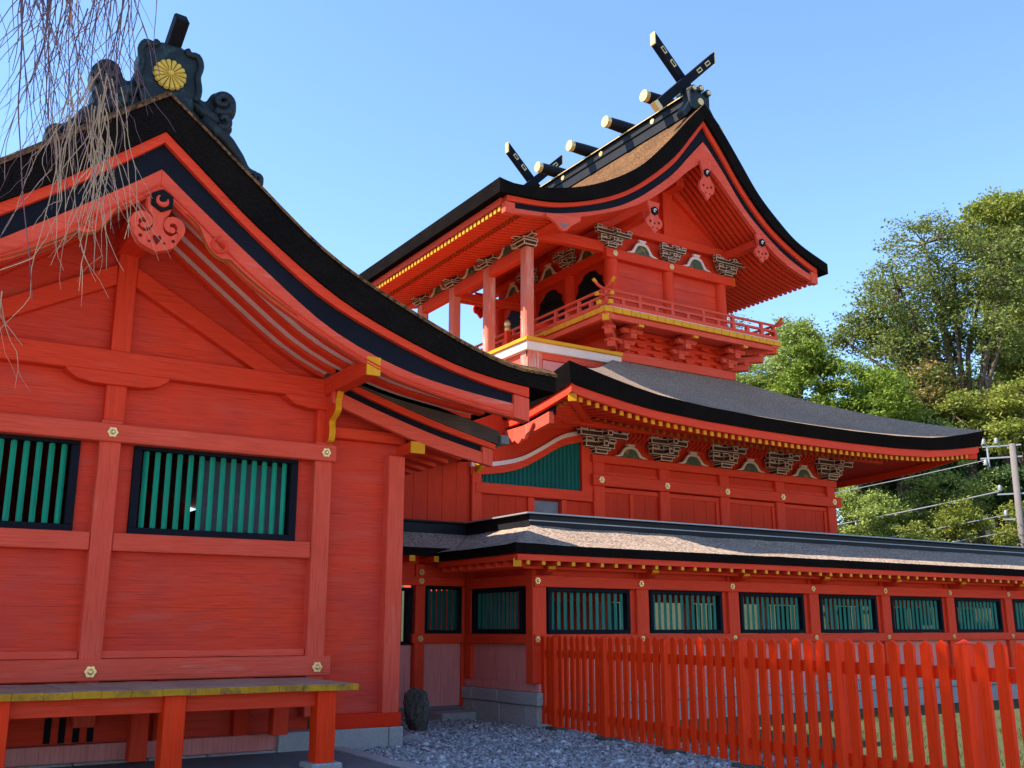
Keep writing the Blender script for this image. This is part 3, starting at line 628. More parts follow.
# ------------------------------------------------------------------ roofed corridor
CY = 14.55; CX = 9.74; CB = 16.75; BYW = 16.92
cor = thing('roofed_corridor', 'low red roofed corridor with a row of teal barred windows and a pale bark roof', 'corridor', (CX, CY, 0))
P = 2.25; cposts = [9.76+P*k for k in range(10)]; XE = cposts[-1]
st = MB(); x = CX-0.10
while x < XE:
    l = random.uniform(1.0, 1.5); st.box(x, x+l-0.012, CY-0.16, CY+0.2, 0.35, 0.56); x += l
x = CX-0.06
while x < XE:
    l = random.uniform(0.6, 0.9); st.box(x, x+l-0.012, CY-0.11, CY+0.2, -0.05, 0.345); x += l
y = CY+0.2
while y < CB+0.1:
    l = min(random.uniform(0.8, 1.2), CB+0.17-y); st.box(CX-0.10, CX+0.2, y, y+l-0.01, 0.35, 0.56); st.box(CX-0.06, CX+0.2, y, y+l-0.01, -0.05, 0.345); y += l
obj('stone_base', st, 'stone', cor, bevel=0.014)
box('ground_sill', cor, 'pinkwall', CX, XE, CY-0.05, CY+0.12, 0.56, 0.70, bevel=0.008)
box('ground_sill', cor, 'pinkwall', CX-0.02, CX+0.14, CY+0.12, BYW, 0.56, 0.70, bevel=0.008)
for k in range(9):
    a, b = cposts[k]+0.12, cposts[k+1]-0.12
    obj('wall_panel', planks(a, b, CY+0.02, CY+0.08, 0.70, 1.32, 0.5, 0.004, False, k), 'pinkwall', cor)
    bar_window(cor, cposts[k]+0.20, cposts[k]+0.20+1.78, 1.50, 2.27, CY-0.01, 12, 0.07, bw=0.034, m='tealgrey')
    a2 = cposts[k]+0.20+1.78
    box('jamb', cor, 'red_z', a2, b, CY, CY+0.1, 1.5, 2.27)
obj('wall_panel', planks(CX+0.02, CX+0.08, CY+0.12, CB, 0.70, 1.32, 9), 'pinkwall', cor)
for X in cposts:
    box('post', cor, 'red_z', X-0.14, X+0.14, CY-0.07, CY+0.15, 0.70, 2.60, bevel=0.01)
box('sill_beam', cor, 'red_x', CX-0.1, XE, CY-0.11, CY-0.002, 1.33, 1.495, bevel=0.008)
box('sill_beam', cor, 'red_y', CX-0.11, CX+0.03, CY, CB, 1.33, 1.495, bevel=0.008)
box('lintel_beam', cor, 'red_x', CX-0.1, XE, CY-0.11, CY-0.002, 2.275, 2.47, bevel=0.008)
box('lintel_beam', cor, 'red_y', CX-0.11, CX+0.03, CY, CB, 2.30, 2.49, bevel=0.008)
box('wall_plate', cor, 'red_x', CX, XE, CY, CY+0.1, 2.47, 2.9); box('wall_plate', cor, 'red_y', CX, CX+0.1, CY+0.1, CB, 2.49, 2.9)
box('eave_beam', cor, 'red_x', CX-0.45, XE, CY-0.30, CY-0.16, 2.56, 2.68, bevel=0.006)
bar_window(cor, CY+0.38, CB-0.12, 1.50, 2.30, CX-0.02, 11, 0.08, axis='x', m='tealdark', bw=0.036)
for Y in (CY+0.13, CB-0.0): box('post', cor, 'red_z', CX-0.06, CX+0.14, Y-0.10, Y+0.10, 0.70, 2.60, bevel=0.01)
for X in cposts:
    medallion(cor, (X-0.07, CY-0.11, 2.375), 0.055); medallion(cor, (X-0.07, CY-0.11, 1.415), 0.048)
    ar = obj('bracket_arm', MB().prism([(CY-0.05, 2.46), (CY-0.30, 2.47), (CY-0.40, 2.52), (CY-0.44, 2.60), (CY, 2.60)], 'x', X-0.07, X+0.07), 'deep', cor)
    obj('gold_end_cap', MB().box(X-0.072, X+0.072, CY-0.452, CY-0.425, 2.555, 2.605), 'gold', ar)
# back range: the return wall facing us at the left, with barred window, door panel and step
BY = 17.0
box('post', cor, 'red_z', 8.66, 8.86, BY-0.1, BY+0.12, 0.2, 2.75, bevel=0.01); box('post', cor, 'red_z', 9.66, 9.80, BY-0.07, BY+0.12, 0.2, 2.6, bevel=0.01)
obj('door_panel', planks(8.86, 9.66, BY, BY+0.06, 0.22, 1.32, 0.42, 0.004, False, 4), 'pinkwall', cor)
box('sill_beam', cor, 'red_x', 8.6, 9.72, BY-0.12, BY, 1.33, 1.495, bevel=0.008)
box('lintel_beam', cor, 'red_x', 6.8, 9.72, BY-0.12, BY, 2.36, 2.52, bevel=0.008)
box('wall_plate', cor, 'red_x', 6.8, 9.74, BY-0.02, BY+0.1, 2.52, 3.0)
bar_window(cor, 8.88, 9.66, 1.50, 2.36, BY-0.02, 6, 0.06, m='tealdark', bw=0.046)
bar_window(cor, 7.9, 8.64, 1.30, 2.32, BY+0.0, 6, 0.06, m='black', bw=0.03)
obj('door_panel', planks(6.8, 8.64, BY+0.02, BY+0.08, 0.22, 1.30, 0.42, 0.004, False, 6), 'pinkwall', cor)
for z in (2.44, 2.60): medallion(cor, (8.76, BY-0.12, z), 0.055)
medallion(cor, (8.76, BY-0.12, 1.41), 0.055)
for k in range(3):
    rf = box('rafter', cor, 'red_y', 8.25+k*0.5, 8.36+k*0.5, BY-0.62, BY, 2.76, 2.86); obj('gold_end_cap', MB().box(8.248+k*0.5, 8.362+k*0.5, BY-0.632, BY-0.61, 2.758, 2.862), 'gold', rf)
# far side of the corridor, seen through the bars
for k in range(10):
    X = cposts[k]; box('inner_post', cor, 'worn_z', X+0.9, X+1.05, CB+0.05, CB+0.2, 0.3, 2.6)
box('inner_rail', cor, 'red_x', CX+0.2, XE, CB+0.08, CB+0.16, 1.15, 1.28); box('inner_rail', cor, 'red_x', CX+0.2, XE, CB+0.06, CB+0.2, 2.12, 2.6)
for k in range(9):
    X = cposts[k]; g2 = MB()
    for j in range(8): g2.box(X+1.15+j*0.13, X+1.20+j*0.13, CB+0.1, CB+0.14, 1.28, 2.1)
    obj('inner_lattice', g2, 'tealdark', cor)
box('floor', cor, 'dark', CX, XE, CY+0.12, CB+0.3, 0.60, 0.69)
# corridor roof: long range along x, return along y, hipped at the corner
E0 = 13.80; EX = 8.84; RY = 15.6; RX = 10.35
def rz(t): return 2.92+0.42*t+0.12*t*t
nT = 7; rf = MB()
def strip(fn_e, fn_r, n=7):
    rows = []
    for j in range(n+1):
        t = j/n; rows.append([tuple(np.array(a)*(1-t)+np.array(b)*t) for a, b in zip(fn_e, fn_r)])
    return [[(x, y, rz(j/n)+dz) for (x, y, dz) in r] for j, r in enumerate(rows)]
segx = np.linspace(0, 1, 40)
eX = [(EX+(XE-EX)*s, E0, 0.02*max(0, 1-s*20)) for s in segx]; rX = [(RX+(XE-RX)*s, RY, 0) for s in segx]
eY = [(EX, E0+(BY-0.50-E0)*s, 0.02*max(0, 1-s*8)) for s in np.linspace(0, 1, 12)]; rYl = [(RX, RY+(BY+0.9-RY)*s, 0) for s in np.linspace(0, 1, 12)]
bY2 = BY-0.50
eL = [(EX+0.75-(EX+0.75-6.7)*s, bY2, 0.10) for s in np.linspace(0, 1, 8)]; rL = [(RX+0.2-(RX+0.2-6.7)*s, BY+0.9, 0) for s in np.linspace(0, 1, 8)]
eB = [(x, y+3.36, 0) for x, y, z in eX]
for e, r in ((eX, rX), (eY, rYl), (eL, rL), ([(RX-1.2+(XE-RX+1.2)*s, 17.3, 0) for s in segx], [(RX+(XE-RX)*s, RY+0.002, 0) for s in segx])):
    rows = strip(e, r); n = len(rows[0])
    vs = [(x+RNG.normal(0, 0.004), y, z+RNG.normal(0, 0.006)) for R in rows for x, y, z in R]
    rf.add(vs, [(j*n+i, j*n+i+1, (j+1)*n+i+1, (j+1)*n+i) for j in range(len(rows)-1) for i in range(n-1)])
    und = [(x, y, 2.765+dz) for x, y, dz in e]; und2 = [(r[i][0], r[i][1], 2.95) for i in range(n)]
    ed = [(x, y, 2.92+dz) for x, y, dz in e]
    k = len(rf.v); rf.add(ed+und, [(i, i+n, i+n+1, i+1) for i in range(n-1)], 1)
    rf.add(und+und2, [(i, i+n, i+n+1, i+1) for i in range(n-1)], 2)
obj('roof', rf, ['barkold', 'barkedge', 'red_x'], cor)
obj('eave_board', MB().box(EX+0.06, XE, E0+0.03, E0+0.09, 2.665, 2.76).box(EX+0.06, EX+0.12, E0+0.09, bY2, 2.665, 2.76), 'red_x', cor)
rd = MB()
for a in ((RX-0.14, XE, RY-0.14, RY+0.14, 3.40, 3.62), (RX-0.22, XE, RY-0.2, RY+0.2, 3.62, 3.66)): rd.box(*a)
for a in ((RX-0.14, RX+0.14, RY+0.142, BY+1.0, 3.40, 3.618), (RX-0.22, RX+0.2, RY+0.202, BY+1.1, 3.618, 3.658)): rd.box(*a)
for a in ((6.7, RX-0.142, BY+0.76, BY+1.04, 3.40, 3.616), (6.7, RX-0.222, BY+0.7, BY+1.1, 3.616, 3.656)): rd.box(*a)
rg = obj('ridge', rd, 'ridgemetal', cor, bevel=0.01)
obj('ridge_trim', MB().box(RX-0.225, XE, RY-0.215, RY-0.202, 3.628, 3.655).box(RX-0.235, RX-0.222, RY-0.2, BY+0.9, 3.628, 3.655).box(RX-0.15, XE, RY-0.155, RY-0.142, 3.50, 3.52), 'steel', rg)
for k in range(int((XE-EX-0.3)/0.30)):
    X = EX+0.28+k*0.30
    if k < 62:
        r_ = box('rafter', cor, 'red_y', X-0.03, X+0.03, E0+0.06, CY+0.05, 2.60, 2.662)
        obj('gold_end_cap', MB().box(X-0.031, X+0.031, E0+0.045, E0+0.062, 2.599, 2.663), 'gold', r_)
for k in range(8):
    Y = E0+0.5+k*0.30; box('rafter', cor, 'red_x', EX+0.10, CX+0.05, Y-0.035, Y+0.035, 2.585, 2.662)
hr_ = obj('hip_rafter', MB().bar((EX+0.12, E0+0.12, 2.63), (CX+0.1, CY+0.1, 2.70), 0.12, 0.13), 'red_x', cor)
obj('gold_end_cap', MB().bar((EX+0.085, E0+0.085, 2.628), (EX+0.12, E0+0.12, 2.63), 0.124, 0.134), 'gold', hr_)
tag(obj('stone_step', MB().box(8.95, 9.66, 16.35, 16.92, -0.03, 0.14), 'stone', loc=(0, 0, 0), bevel=0.02), 'low grey stone step below the pink door panel of the corridor', 'step')

# ------------------------------------------------------------------ red picket fence
fa = np.array([9.78, 14.5]); fd = np.array([-0.78, -5.27]); fd /= np.linalg.norm(fd); fn = np.array([fd[1], -fd[0]])
fence = thing('picket_fence', 'bright orange red picket fence with capped posts running beside the gravel', 'fence', (9.4, 12, 0))
def fpt(s, o=0.0): return fa+fd*s+fn*o       # positive o: away from the camera side
if fn[0] < 0: fn = -fn
ang = atan2(fd[1], fd[0])
FP = [0.52+1.655*k for k in range(8)]
def fbox(mb, s0, s1, o0, o1, z0, z1, m=0):
    c = [fpt(s, o) for s, o in ((s0, o0), (s1, o0), (s1, o1), (s0, o1))]
    mb.add([(p[0], p[1], z) for z in (z0, z1) for p in c], [(3, 2, 1, 0), (4, 5, 6, 7), (0, 1, 5, 4), (1, 2, 6, 5), (2, 3, 7, 6), (3, 0, 4, 7)], m)
FPP = [-1.135]+FP
for s in FP:
    p = MB(); w = 0.085; ch = 0.035
    outl = [(-w+ch, -w), (w-ch, -w), (w, -w+ch), (w, w-ch), (w-ch, w), (-w+ch, w), (-w, w-ch), (-w, -w+ch)]
    q = [fpt(s+a, 0.05+b) for a, b in outl]
    p.prism([tuple(v) for v in q], 'z', 0.06, 1.455)
    cap = [(v[0], v[1], 1.455) for v in q]; c = fpt(s, 0.05); p.add(cap+[(c[0], c[1], 1.50)], [(i, (i+1) % 8, 8) for i in range(8)])
    po = obj('post', p, 'fence', fence, bevel=0.004)
    sb = MB(); fbox(sb, s-0.15, s+0.15, -0.10, 0.20, -0.03, 0.065); obj('base_stone', sb, 'rock', po, bevel=0.015)
rs = random.Random(3)
for i in range(len(FPP)-1):
    a, b = FPP[i], FPP[i+1]
    lo = max(a, 0.0)
    for z0, z1 in ((0.24, 0.36), (1.14, 1.26)):
        r = MB(); fbox(r, lo+(0.08 if a >= 0 else -0.05), b-0.08, 0.03, 0.07, z0, z1); obj('rail', r, 'fencerail', fence, bevel=0.003)
    n = 7; stp = (b-a-0.03)/(n+1)
    for k in range(n):
        s = a+0.015+stp*(k+1)
        if s < 0.02: continue
        w = rs.uniform(0.060, 0.065); y0, y1 = -0.008+rs.uniform(-0.003, 0.003), 0.028; p = MB(); h = 1.485+rs.uniform(-0.010, 0.010); tl = rs.uniform(-0.010, 0.010)
        pr = [(-w, 0.075), (w, 0.075), (w+tl, h-0.045), (tl, h), (-w+tl, h-0.045)]
        vs = []
        for o in (y0, y1):
            for u, z in pr: q = fpt(s+u, o); vs.append((q[0], q[1], z))
        p.add(vs, [(0, 1, 2, 3, 4), (9, 8, 7, 6, 5)]+[(j, j+5, (j+1) % 5+5, (j+1) % 5) for j in range(5)])
        obj('picket', p, 'fence', fence, bevel=0.003)

# ------------------------------------------------------------------ standing rock at the hall corner
def rock(name, label, c, sx, sy, sz, seed, matn='rock'):
    bm = bmesh.new(); bmesh.ops.create_icosphere(bm, subdivisions=4, radius=1); r = random.Random(seed)
    ks = [Vector((r.gauss(0, 1), r.gauss(0, 1), r.gauss(0, 1))).normalized() for _ in range(9)]; ds = [r.uniform(0.50, 0.78) for _ in ks]
    for v in bm.verts:
        p = v.co.copy()
        for k, d in zip(ks, ds):
            e = p.dot(k)-d
            if e > 0: p -= k*e*0.85
        p += p.normalized()*0.02*(sin(p.x*17)+sin(p.y*19+1)+sin(p.z*23+2))
        v.co = Vector((p.x*sx, p.y*sy, p.z*sz))
    me = bpy.data.meshes.new(name); bm.to_mesh(me); bm.free(); me.materials.append(M[matn])
    o = bpy.data.objects.new(name, me); COL.objects.link(o); o.location = c; tag(o, label, 'rock'); return o
rock('standing_rock', 'dark upright rock leaning beside the corner of the left hall', (7.78, 15.1, 0.30), 0.20, 0.26, 0.52, 5)
rock('flat_stone', 'small flat pale stone on the gravel at the foot of the left hall', (7.08, 13.95, 0.02), 0.18, 0.12, 0.08, 9, 'stone')

# ------------------------------------------------------------------ two-storey main hall
mh = thing('two_storey_sanctuary', 'tall two storey red sanctuary with an upper balcony and curved bark roofs behind the corridor', 'shrine building', (17.7, 20, 0))
LY = 18.0; LX = [13.70+1.91*k for k in range(5)]
# lower wall
for k in range(4):
    a, b = LX[k]+0.16, LX[k+1]-0.16; mid = (a+b)/2
    obj('wall_boards', planks(a, b, LY, LY+0.08, 2.6, 4.66, 0.42, 0.008, False, k), 'deep', mh)
    box('stile', mh, 'red_z', mid-0.05 if k == 0 else b-0.10, mid+0.05 if k == 0 else b-0.002, LY-0.035, LY+0.02, 2.6, 4.55)
    box('wall_boards', mh, 'deep', a, b, LY+0.0, LY+0.08, 4.9, 5.4)
    box('rail', mh, 'red_x', a, b, LY-0.03, LY+0.05, 4.56, 4.66); box('rail', mh, 'red_x', a, b, LY-0.035, LY+0.05, 4.93, 5.02)
for X in LX: box('post', mh, 'red_z', X-0.155, X+0.155, LY-0.10, LY+0.12, 2.6, 5.36, bevel=0.02)
box('nageshi_beam', mh, 'red_x', LX[0]-0.22, LX[4]+0.30, LY-0.17, LY-0.0, 4.68, 4.93, bevel=0.012)
box('head_beam', mh, 'red_x', LX[0]-0.2, LX[4]+0.2, LY-0.13, LY+0.1, 5.20, 5.38, bevel=0.012)
for X in LX: medallion(mh, (X, LY-0.17, 4.805), 0.075)
box('gold_end_cap', mh, 'gold', LX[4]+0.28, LX[4]+0.305, LY-0.165, LY-0.01, 4.70, 4.91)
box('wall_boards', mh, 'deep', LX[0]-0.1, LX[4]+0.1, LY+0.06, LY+0.16, 5.38, 6.7)
box('wall_boards', mh, 'deep', LX[4]-0.05, LX[4]+0.05, LY+0.1, 27.4, 2.6, 6.7); box('wall_boards', mh, 'deep', LX[0]-0.05, LX[0]+0.05, LY+0.1, 27.4, 2.6, 6.7)
box('wall_boards', mh, 'deep', LX[0], LX[4], 27.3, 27.4, 0, 6.7)
def bracket(p, c, s=1.0, axis='y', flare=0.0, name='bracket_set', tiers=3, fwd=True):
    """stepped bracket set: bearing block, arms and small blocks, each face outlined in cream"""
    mb = MB(); x, y, z = c
    def ob(u0, u1, v0, v1, w0, w1):
        if axis == 'y': mb.obox(x+u0*s, x+u1*s, y-v1*s, y-v0*s, z+w0*s, z+w1*s, 0.017*max(s, 0.8))
        else: mb.obox(x-v1*s, x-v0*s, y+u0*s, y+u1*s, z+w0*s, z+w1*s, 0.017*max(s, 0.8))
    ob(-0.15, 0.15, -0.12, 0.16, 0, 0.13); ob(-0.19, 0.19, -0.12, 0.20, 0.065, 0.13)
    zz = 0.13; half = 0.36
    for t in range(tiers-1):
        d = 0.06+0.14*t if fwd else 0.04
        ob(-half, half, d-0.05, d+0.07, zz, zz+0.11)
        ob(-0.06, 0.06, d+0.07, d+0.26, zz+0.005, zz+0.105)
        for u in (-half+0.07, 0, half-0.07): ob(u-0.085, u+0.085, d-0.06, d+0.10, zz+0.11, zz+0.19)
        ob(-half*0.5-0.05, -half*0.5+0.05, d-0.03, d+0.05, zz+0.11, zz+0.17); ob(half*0.5-0.05, half*0.5+0.05, d-0.03, d+0.05, zz+0.11, zz+0.17)
        zz += 0.19; half += 0.13+flare
    return obj(name, mb, ['outline', 'bracketdark'], p)
def frogleg(p, c, w=0.56, h=0.30, axis='y', paint='greenpaint', edge='outline', out=0.06):
    """frog-leg strut: cream two-legged arch over a painted panel"""
    x, y, z = c
    o_ = smooth_curve([(-1.0, 0.0), (-0.86, 0.08), (-0.66, 0.20), (-0.50, 0.55), (-0.36, 0.86), (-0.18, 0.98), (0, 1.0)], 3)
    i_ = smooth_curve([(-0.72, 0.0), (-0.62, 0.03), (-0.50, 0.10), (-0.40, 0.42), (-0.28, 0.68), (-0.14, 0.78), (0, 0.80)], 3)
    full = lambda c_: c_+[(-a, b) for a, b in c_[-2::-1]]
    O, I = full(o_), full(i_); P_ = lambda a, b: ((x if axis == 'y' else y)+a*w, z+b*h)
    mb = MB(); yy = y if axis == 'y' else x
    mb.slab([P_(*q) for q in O], [P_(*q) for q in I], yy-out, yy, 0, axis='y' if axis == 'y' else 'x')
    tip = [P_(-0.16, 0.98), P_(0.16, 0.98), P_(0.24, 1.22), P_(-0.24, 1.22)]; mb.prism(tip, axis, yy-out-0.02, yy)
    fl = obj('frogleg_strut', mb, edge, p)
    obj('painted_panel', MB().prism([P_(*q) for q in I], axis, yy-out*0.5, yy+0.01), paint, fl)
    return fl
for X in LX[1:-1]: bracket(mh, (X, LY-0.02, 5.39), 1.12)
for X in (LX[0], LX[4]): bracket(mh, (X, LY-0.02, 5.39), 1.12, flare=0.10, name='corner_bracket_set')
for k in range(4): frogleg(mh, ((LX[k]+LX[k+1])/2-0.04, LY-0.05, 5.39), 0.50, 0.25)
box('wall_purlin', mh, 'red_x', LX[0]-1.4, LX[4]+1.4, LY-0.72, LY-0.56, 5.86, 5.99)
tb = MB(); fr = LX[0]
for k in range(4):
    for j in range(6): u = LX[k]+0.66+j*0.13; tb.prism([(LY-0.05, 5.74), (LY-0.30, 5.86), (LY-0.30, 5.94), (LY-0.05, 5.82)], 'x', u-0.022, u+0.022)
pieces('cove_rib', tb, 'red_y', mh)
# connecting wall at the left with its curved teal lunette
box('post', mh, 'red_z', 10.42, 10.66, LY-0.08, LY+0.1, 2.6, 5.1, bevel=0.015)
obj('wall_boards', planks(6.5, 10.42, LY, LY+0.08, 2.6, 5.2, 0.34, 0.008, False, 21), 'deep', mh)
obj('wall_boards', planks(10.66, 11.98, LY, LY+0.08, 2.6, 4.3, 0.42, 0.008, False, 22), 'deep', mh); obj('wall_boards', planks(12.72, 13.7, LY, LY+0.08, 2.6, 4.3, 0.5, 0.008, False, 23), 'deep', mh)
box('wall_boards', mh, 'deep', 11.98, 12.72, LY, LY+0.08, 2.6, 3.9)
box('louvre_panel', mh, 'copper', 12.0, 12.66, LY+0.05, LY+0.07, 3.9, 4.26)
box('stile', mh, 'red_z', 11.82, 11.98, LY-0.05, LY+0.05, 2.6, 4.3); box('stile', mh, 'red_z', 12.70, 12.82, LY-0.05, LY+0.05, 2.6, 4.3)
box('sill_beam', mh, 'red_x', 10.5, 13.5, LY-0.095, LY+0.04, 4.31, 4.53, bevel=0.01)
wc = smooth_curve([(10.4, 4.90), (10.75, 4.93), (11.14, 4.99), (11.65, 5.13), (12.17, 5.40), (12.7, 5.70), (13.25, 5.86)], 4)
lt = [(x, z-0.20) for x, z in wc if 10.7 < x < 13.28]
obj('lunette', MB().prism([(10.72, 4.53), (13.25, 4.53)]+lt[::-1], 'y', LY+0.03, LY+0.08), 'tealdark', mh)
tbar = MB(); k = 0; u = 10.8
while u < 13.25:
    zt = np.interp(u, [p[0] for p in lt], [p[1] for p in lt]); tbar.prism([(u-0.03, LY+0.03), (u, LY-0.005), (u+0.03, LY+0.03)], 'z', 4.53, zt); u += 0.105
obj('lunette_bars', tbar, 'tealdark', mh)
obj('red_arch', MB().slab(shift(wc, -0.06), shift(wc, -0.22), LY-0.06, LY+0.1), 'red_x', mh); obj('white_arch', MB().slab(shift(wc, 0.03), shift(wc, -0.06), LY-0.09, LY+0.1), 'white', mh)
obj('arch_board', MB().slab([(x, 6.3) for x, z in wc], shift(wc, 0.03), LY+0.0, LY+0.1), 'deep', mh)
box('post', mh, 'red_z', 13.25, 13.72, LY-0.05, LY+0.08, 4.53, 6.0)
obj('carved_bracket', MB().prism([(LY-0.1, 4.72), (LY-0.3, 4.82), (LY-0.45, 4.98), (LY-0.1, 5.0)], 'x', 10.50, 10.58), 'gold', mh)
# roof of the connecting hall, low behind the left hall
cr_ = smooth_curve([(17.3, 5.15), (18.4, 5.32), (20, 6.0), (21.8, 7.0), (23.6, 6.0), (25.2, 5.32), (26.3, 5.15)], 4)
obj('connecting_roof', MB().slab(cr_, shift(cr_, -0.3), 6.5, 10.2, 1, 0, axis='x'), ['bark', 'barkedge'], mh)
obj('gutter', MB().box(6.5, 10.25, 17.12, 17.26, 4.92, 5.04), 'copper', mh)

# skirt roof round the lower storey
SX0, SX1, SY0, SY1 = 11.12, 24.55, 15.42, 30.0
CX0, CX1, CY0, CY1 = 15.78, 19.86, 19.9, 25.6
def lift(d): return float(np.interp(d, [0, 0.8, 1.6, 2.3, 3.6, 5.2, 6.6], [0.56, 0.39, 0.24, 0.14, 0.055, 0.01, 0]))
def skirt_side(p0, p1, q0, q1, n=48, m=10):
    """one face of the skirt: eave from p0 to p1, wall line from q0 to q1"""
    p0, p1, q0, q1 = map(np.array, (p0, p1, q0, q1)); L = np.linalg.norm(p1-p0); top = []; bot = []
    for j in range(m+1):
        v = j/m; rt_ = []; 
        for i in range(n+1):
            u = i/n; e = p0+(p1-p0)*u; w = q0+(q1-q0)*u; P2 = e+(w-e)*v; d = min(u, 1-u)*L
            ze = 6.09+lift(d); zw = 8.36; z = ze+(zw-ze)*(0.52*v+0.48*v*v)
            rt_.append((P2[0], P2[1], z))
        top.append(rt_)
    return top
sk = MB(); eave_pts = {}
cs = [(SX0, SY0), (SX1, SY0), (SX1, SY1), (SX0, SY1)]; cq = [(CX0, CY0), (CX1, CY0), (CX1, CY1), (CX0, CY1)]
def th(d): return 0.27+0.13*lift(d)/0.56
for f in range(4):
    T = skirt_side(cs[f], cs[(f+1) % 4], cq[f], cq[(f+1) % 4]); n = len(T[0]); m = len(T)
    sk.add([p for r in T for p in r], [(j*n+i, j*n+i+1, (j+1)*n+i+1, (j+1)*n+i) for j in range(m-1) for i in range(n-1)], 0)
    cen = np.array([(SX0+SX1)/2, (SY0+SY1)/2]); e = T[0]; L = len(e)
    lo = []
    for i, p in enumerate(e):
        d = min(i, L-1-i)/(L-1)*(SX1-SX0); ins = 0.10
        q = np.array([min(max(p[0], SX0+ins), SX1-ins), min(max(p[1], SY0+ins), SY1-ins)]); lo.append((q[0], q[1], p[2]-th(d)))
    eave_pts[f] = lo
    sk.add(e+lo, [(i, i+L, i+L+1, i+1) for i in range(L-1)], 1)
    inn = []
    for p in lo:
        q = np.array([min(max(p[0], SX0+2.3), SX1-2.3), min(max(p[1], SY0+2.3), SY1-2.3)]); inn.append((q[0], q[1], 6.36))
    sk.add([(a, b, c+0.012) for a, b, c in lo]+inn, [(i, i+L, i+L+1, i+1) for i in range(L-1)], 2)
sk_o = obj('lower_roof', sk, ['barklow', 'barkedge', 'deep'], mh)
eb = MB()
for f in (0, 3, 1):
    lo = eave_pts[f]; L = len(lo)
    def inset(p, k, dz): return (min(max(p[0], SX0+k), SX1-k), min(max(p[1], SY0+k), SY1-k), p[2]+dz)
    a = [inset(p, 0.14, -0.002) for p in lo]; b = [inset(p, 0.14, -0.17) for p in lo]; c = [inset(p, 0.24, -0.002) for p in lo]; d = [inset(p, 0.24, -0.17) for p in lo]
    for q0, q1 in ((a, b), (b, d), (d, c)): eb.add(q0+q1, [(i, i+L, i+L+1, i+1) for i in range(L-1)])
obj('eave_board', eb, 'red_x', mh)
extra = MB(); extra_gold = MB(); nraf = 0
def eave_z(f, t): lo = eave_pts[f]; k = t*(len(lo)-1); i = min(int(k), len(lo)-2); return lo[i][2]+(lo[i+1][2]-lo[i][2])*(k-i)
N1 = 63
for k in range(N1):
    X = 11.36+k*(24.02-11.36)/(N1-1); t = (X-SX0)/(SX1-SX0); z = eave_z(0, t)-0.175
    yi = LY+0.0 if LX[0]-0.2 < X < LX[4]+0.2 else min(LY, SY0+ (X-SX0 if X < LX[0] else SX1-X)*0.98+0.25)
    y0 = SY0+0.26
    if yi-y0 < 0.12: yi = y0+0.12
    zb = max(z+0.0, z+(6.16-z)*min(1, (yi-y0)/2.4))
    r_ = obj('rafter', MB().bar((X, y0, z-0.04), (X, yi, zb-0.03+0.02), 0.085, 0.09), 'red_y', mh); nraf += 1
    obj('gold_end_cap', MB().box(X-0.045, X+0.045, y0-0.015, y0+0.012, z-0.088, z+0.008), 'gold', r_)
    if LX[0]-1.4 < X < LX[4]+1.4:
        extra.bar((X, LY-1.25, z+0.10), (X, LY, 6.20), 0.085, 0.09); extra_gold.box(X-0.043, X+0.043, LY-1.268, LY-1.248, z+0.055, z+0.143)
for k in range(24):
    Y = SY0+0.35+k*0.2; t = 1-(Y-SY0)/(SY1-SY0); z = eave_z(3, t)-0.175; x0 = SX0+0.26
    xi = min(13.7, SX0+(Y-SY0)*0.98+0.25); xi = max(xi, x0+0.12)
    extra.bar((x0, Y, z-0.04), (xi, Y, z-0.04+0.16*(xi-x0)), 0.085, 0.09); extra_gold.box(x0-0.015, x0+0.012, Y-0.045, Y+0.045, z-0.088, z+0.008)
hz = eave_z(0, 0.0)-0.17
hrf = obj('hip_rafter', MB().bar((SX0+0.24, SY0+0.24, hz-0.08), (LX[0], LY, 6.0), 0.16, 0.18), 'red_x', mh)
obj('gold_end_cap', MB().bar((SX0+0.20, SY0+0.20, hz-0.083), (SX0+0.245, SY0+0.245, hz-0.08), 0.165, 0.185), 'gold', hrf)
obj('hip_rafter', MB().bar((SX1-0.2, SY0+0.2, hz-0.08), (LX[4], LY, 6.0), 0.17, 0.20), 'red_x', mh)
# pink edge board and pendant on the left eave
le = [(Y, eave_z(3, 1-(Y-SY0)/(SY1-SY0))) for Y in np.linspace(16.3, 22, 16)]
obj('eave_lacquer_strip', MB().slab([(y, z-0.15) for y, z in le], [(y, z-0.34) for y, z in le], SX0+0.22, SX0+0.30, axis='x'), 'navy', mh)
pb = obj('bargeboard', MB().slab([(y, z-0.30) for y, z in le], [(y, z-0.53) for y, z in le], SX0+0.12, SX0+0.24, axis='x'), 'pale_y', mh)
pc = [(0, -0.30), (0.10, -0.24), (0.14, -0.20), (0.22, -0.24), (0.30, -0.14), (0.42, -0.10), (0.55, 0.05), (0, 0.08)]
pz = float(np.interp(17.35, [p[0] for p in le], [p[1] for p in le]))-0.36
pcs = [(17.35+a, pz+b) for a, b in pc[:-1]]+[(17.35-a, pz+b) for a, b in pc[-2:0:-1]]
obj('pendant', MB().prism(pcs, 'x', SX0+0.06, SX0+0.14), 'pale_z', mh)

# ---- upper storey
UX = [15.74, 17.69, 19.64]; UY = 19.9; UYB = 25.6
box('core_base', mh, 'deep', CX0+0.1, CX1-0.1, UY+0.1, UYB, 7.6, 9.4)
box('base_sill', mh, 'pale_x', CX0-0.05, CX1+0.12, UY-0.14, UY+0.1, 8.30, 8.54, bevel=0.01)
box('base_sill', mh, 'pale_y', CX0-0.08, CX0+0.1, UY+0.1, UYB, 8.30, 8.54, bevel=0.01)
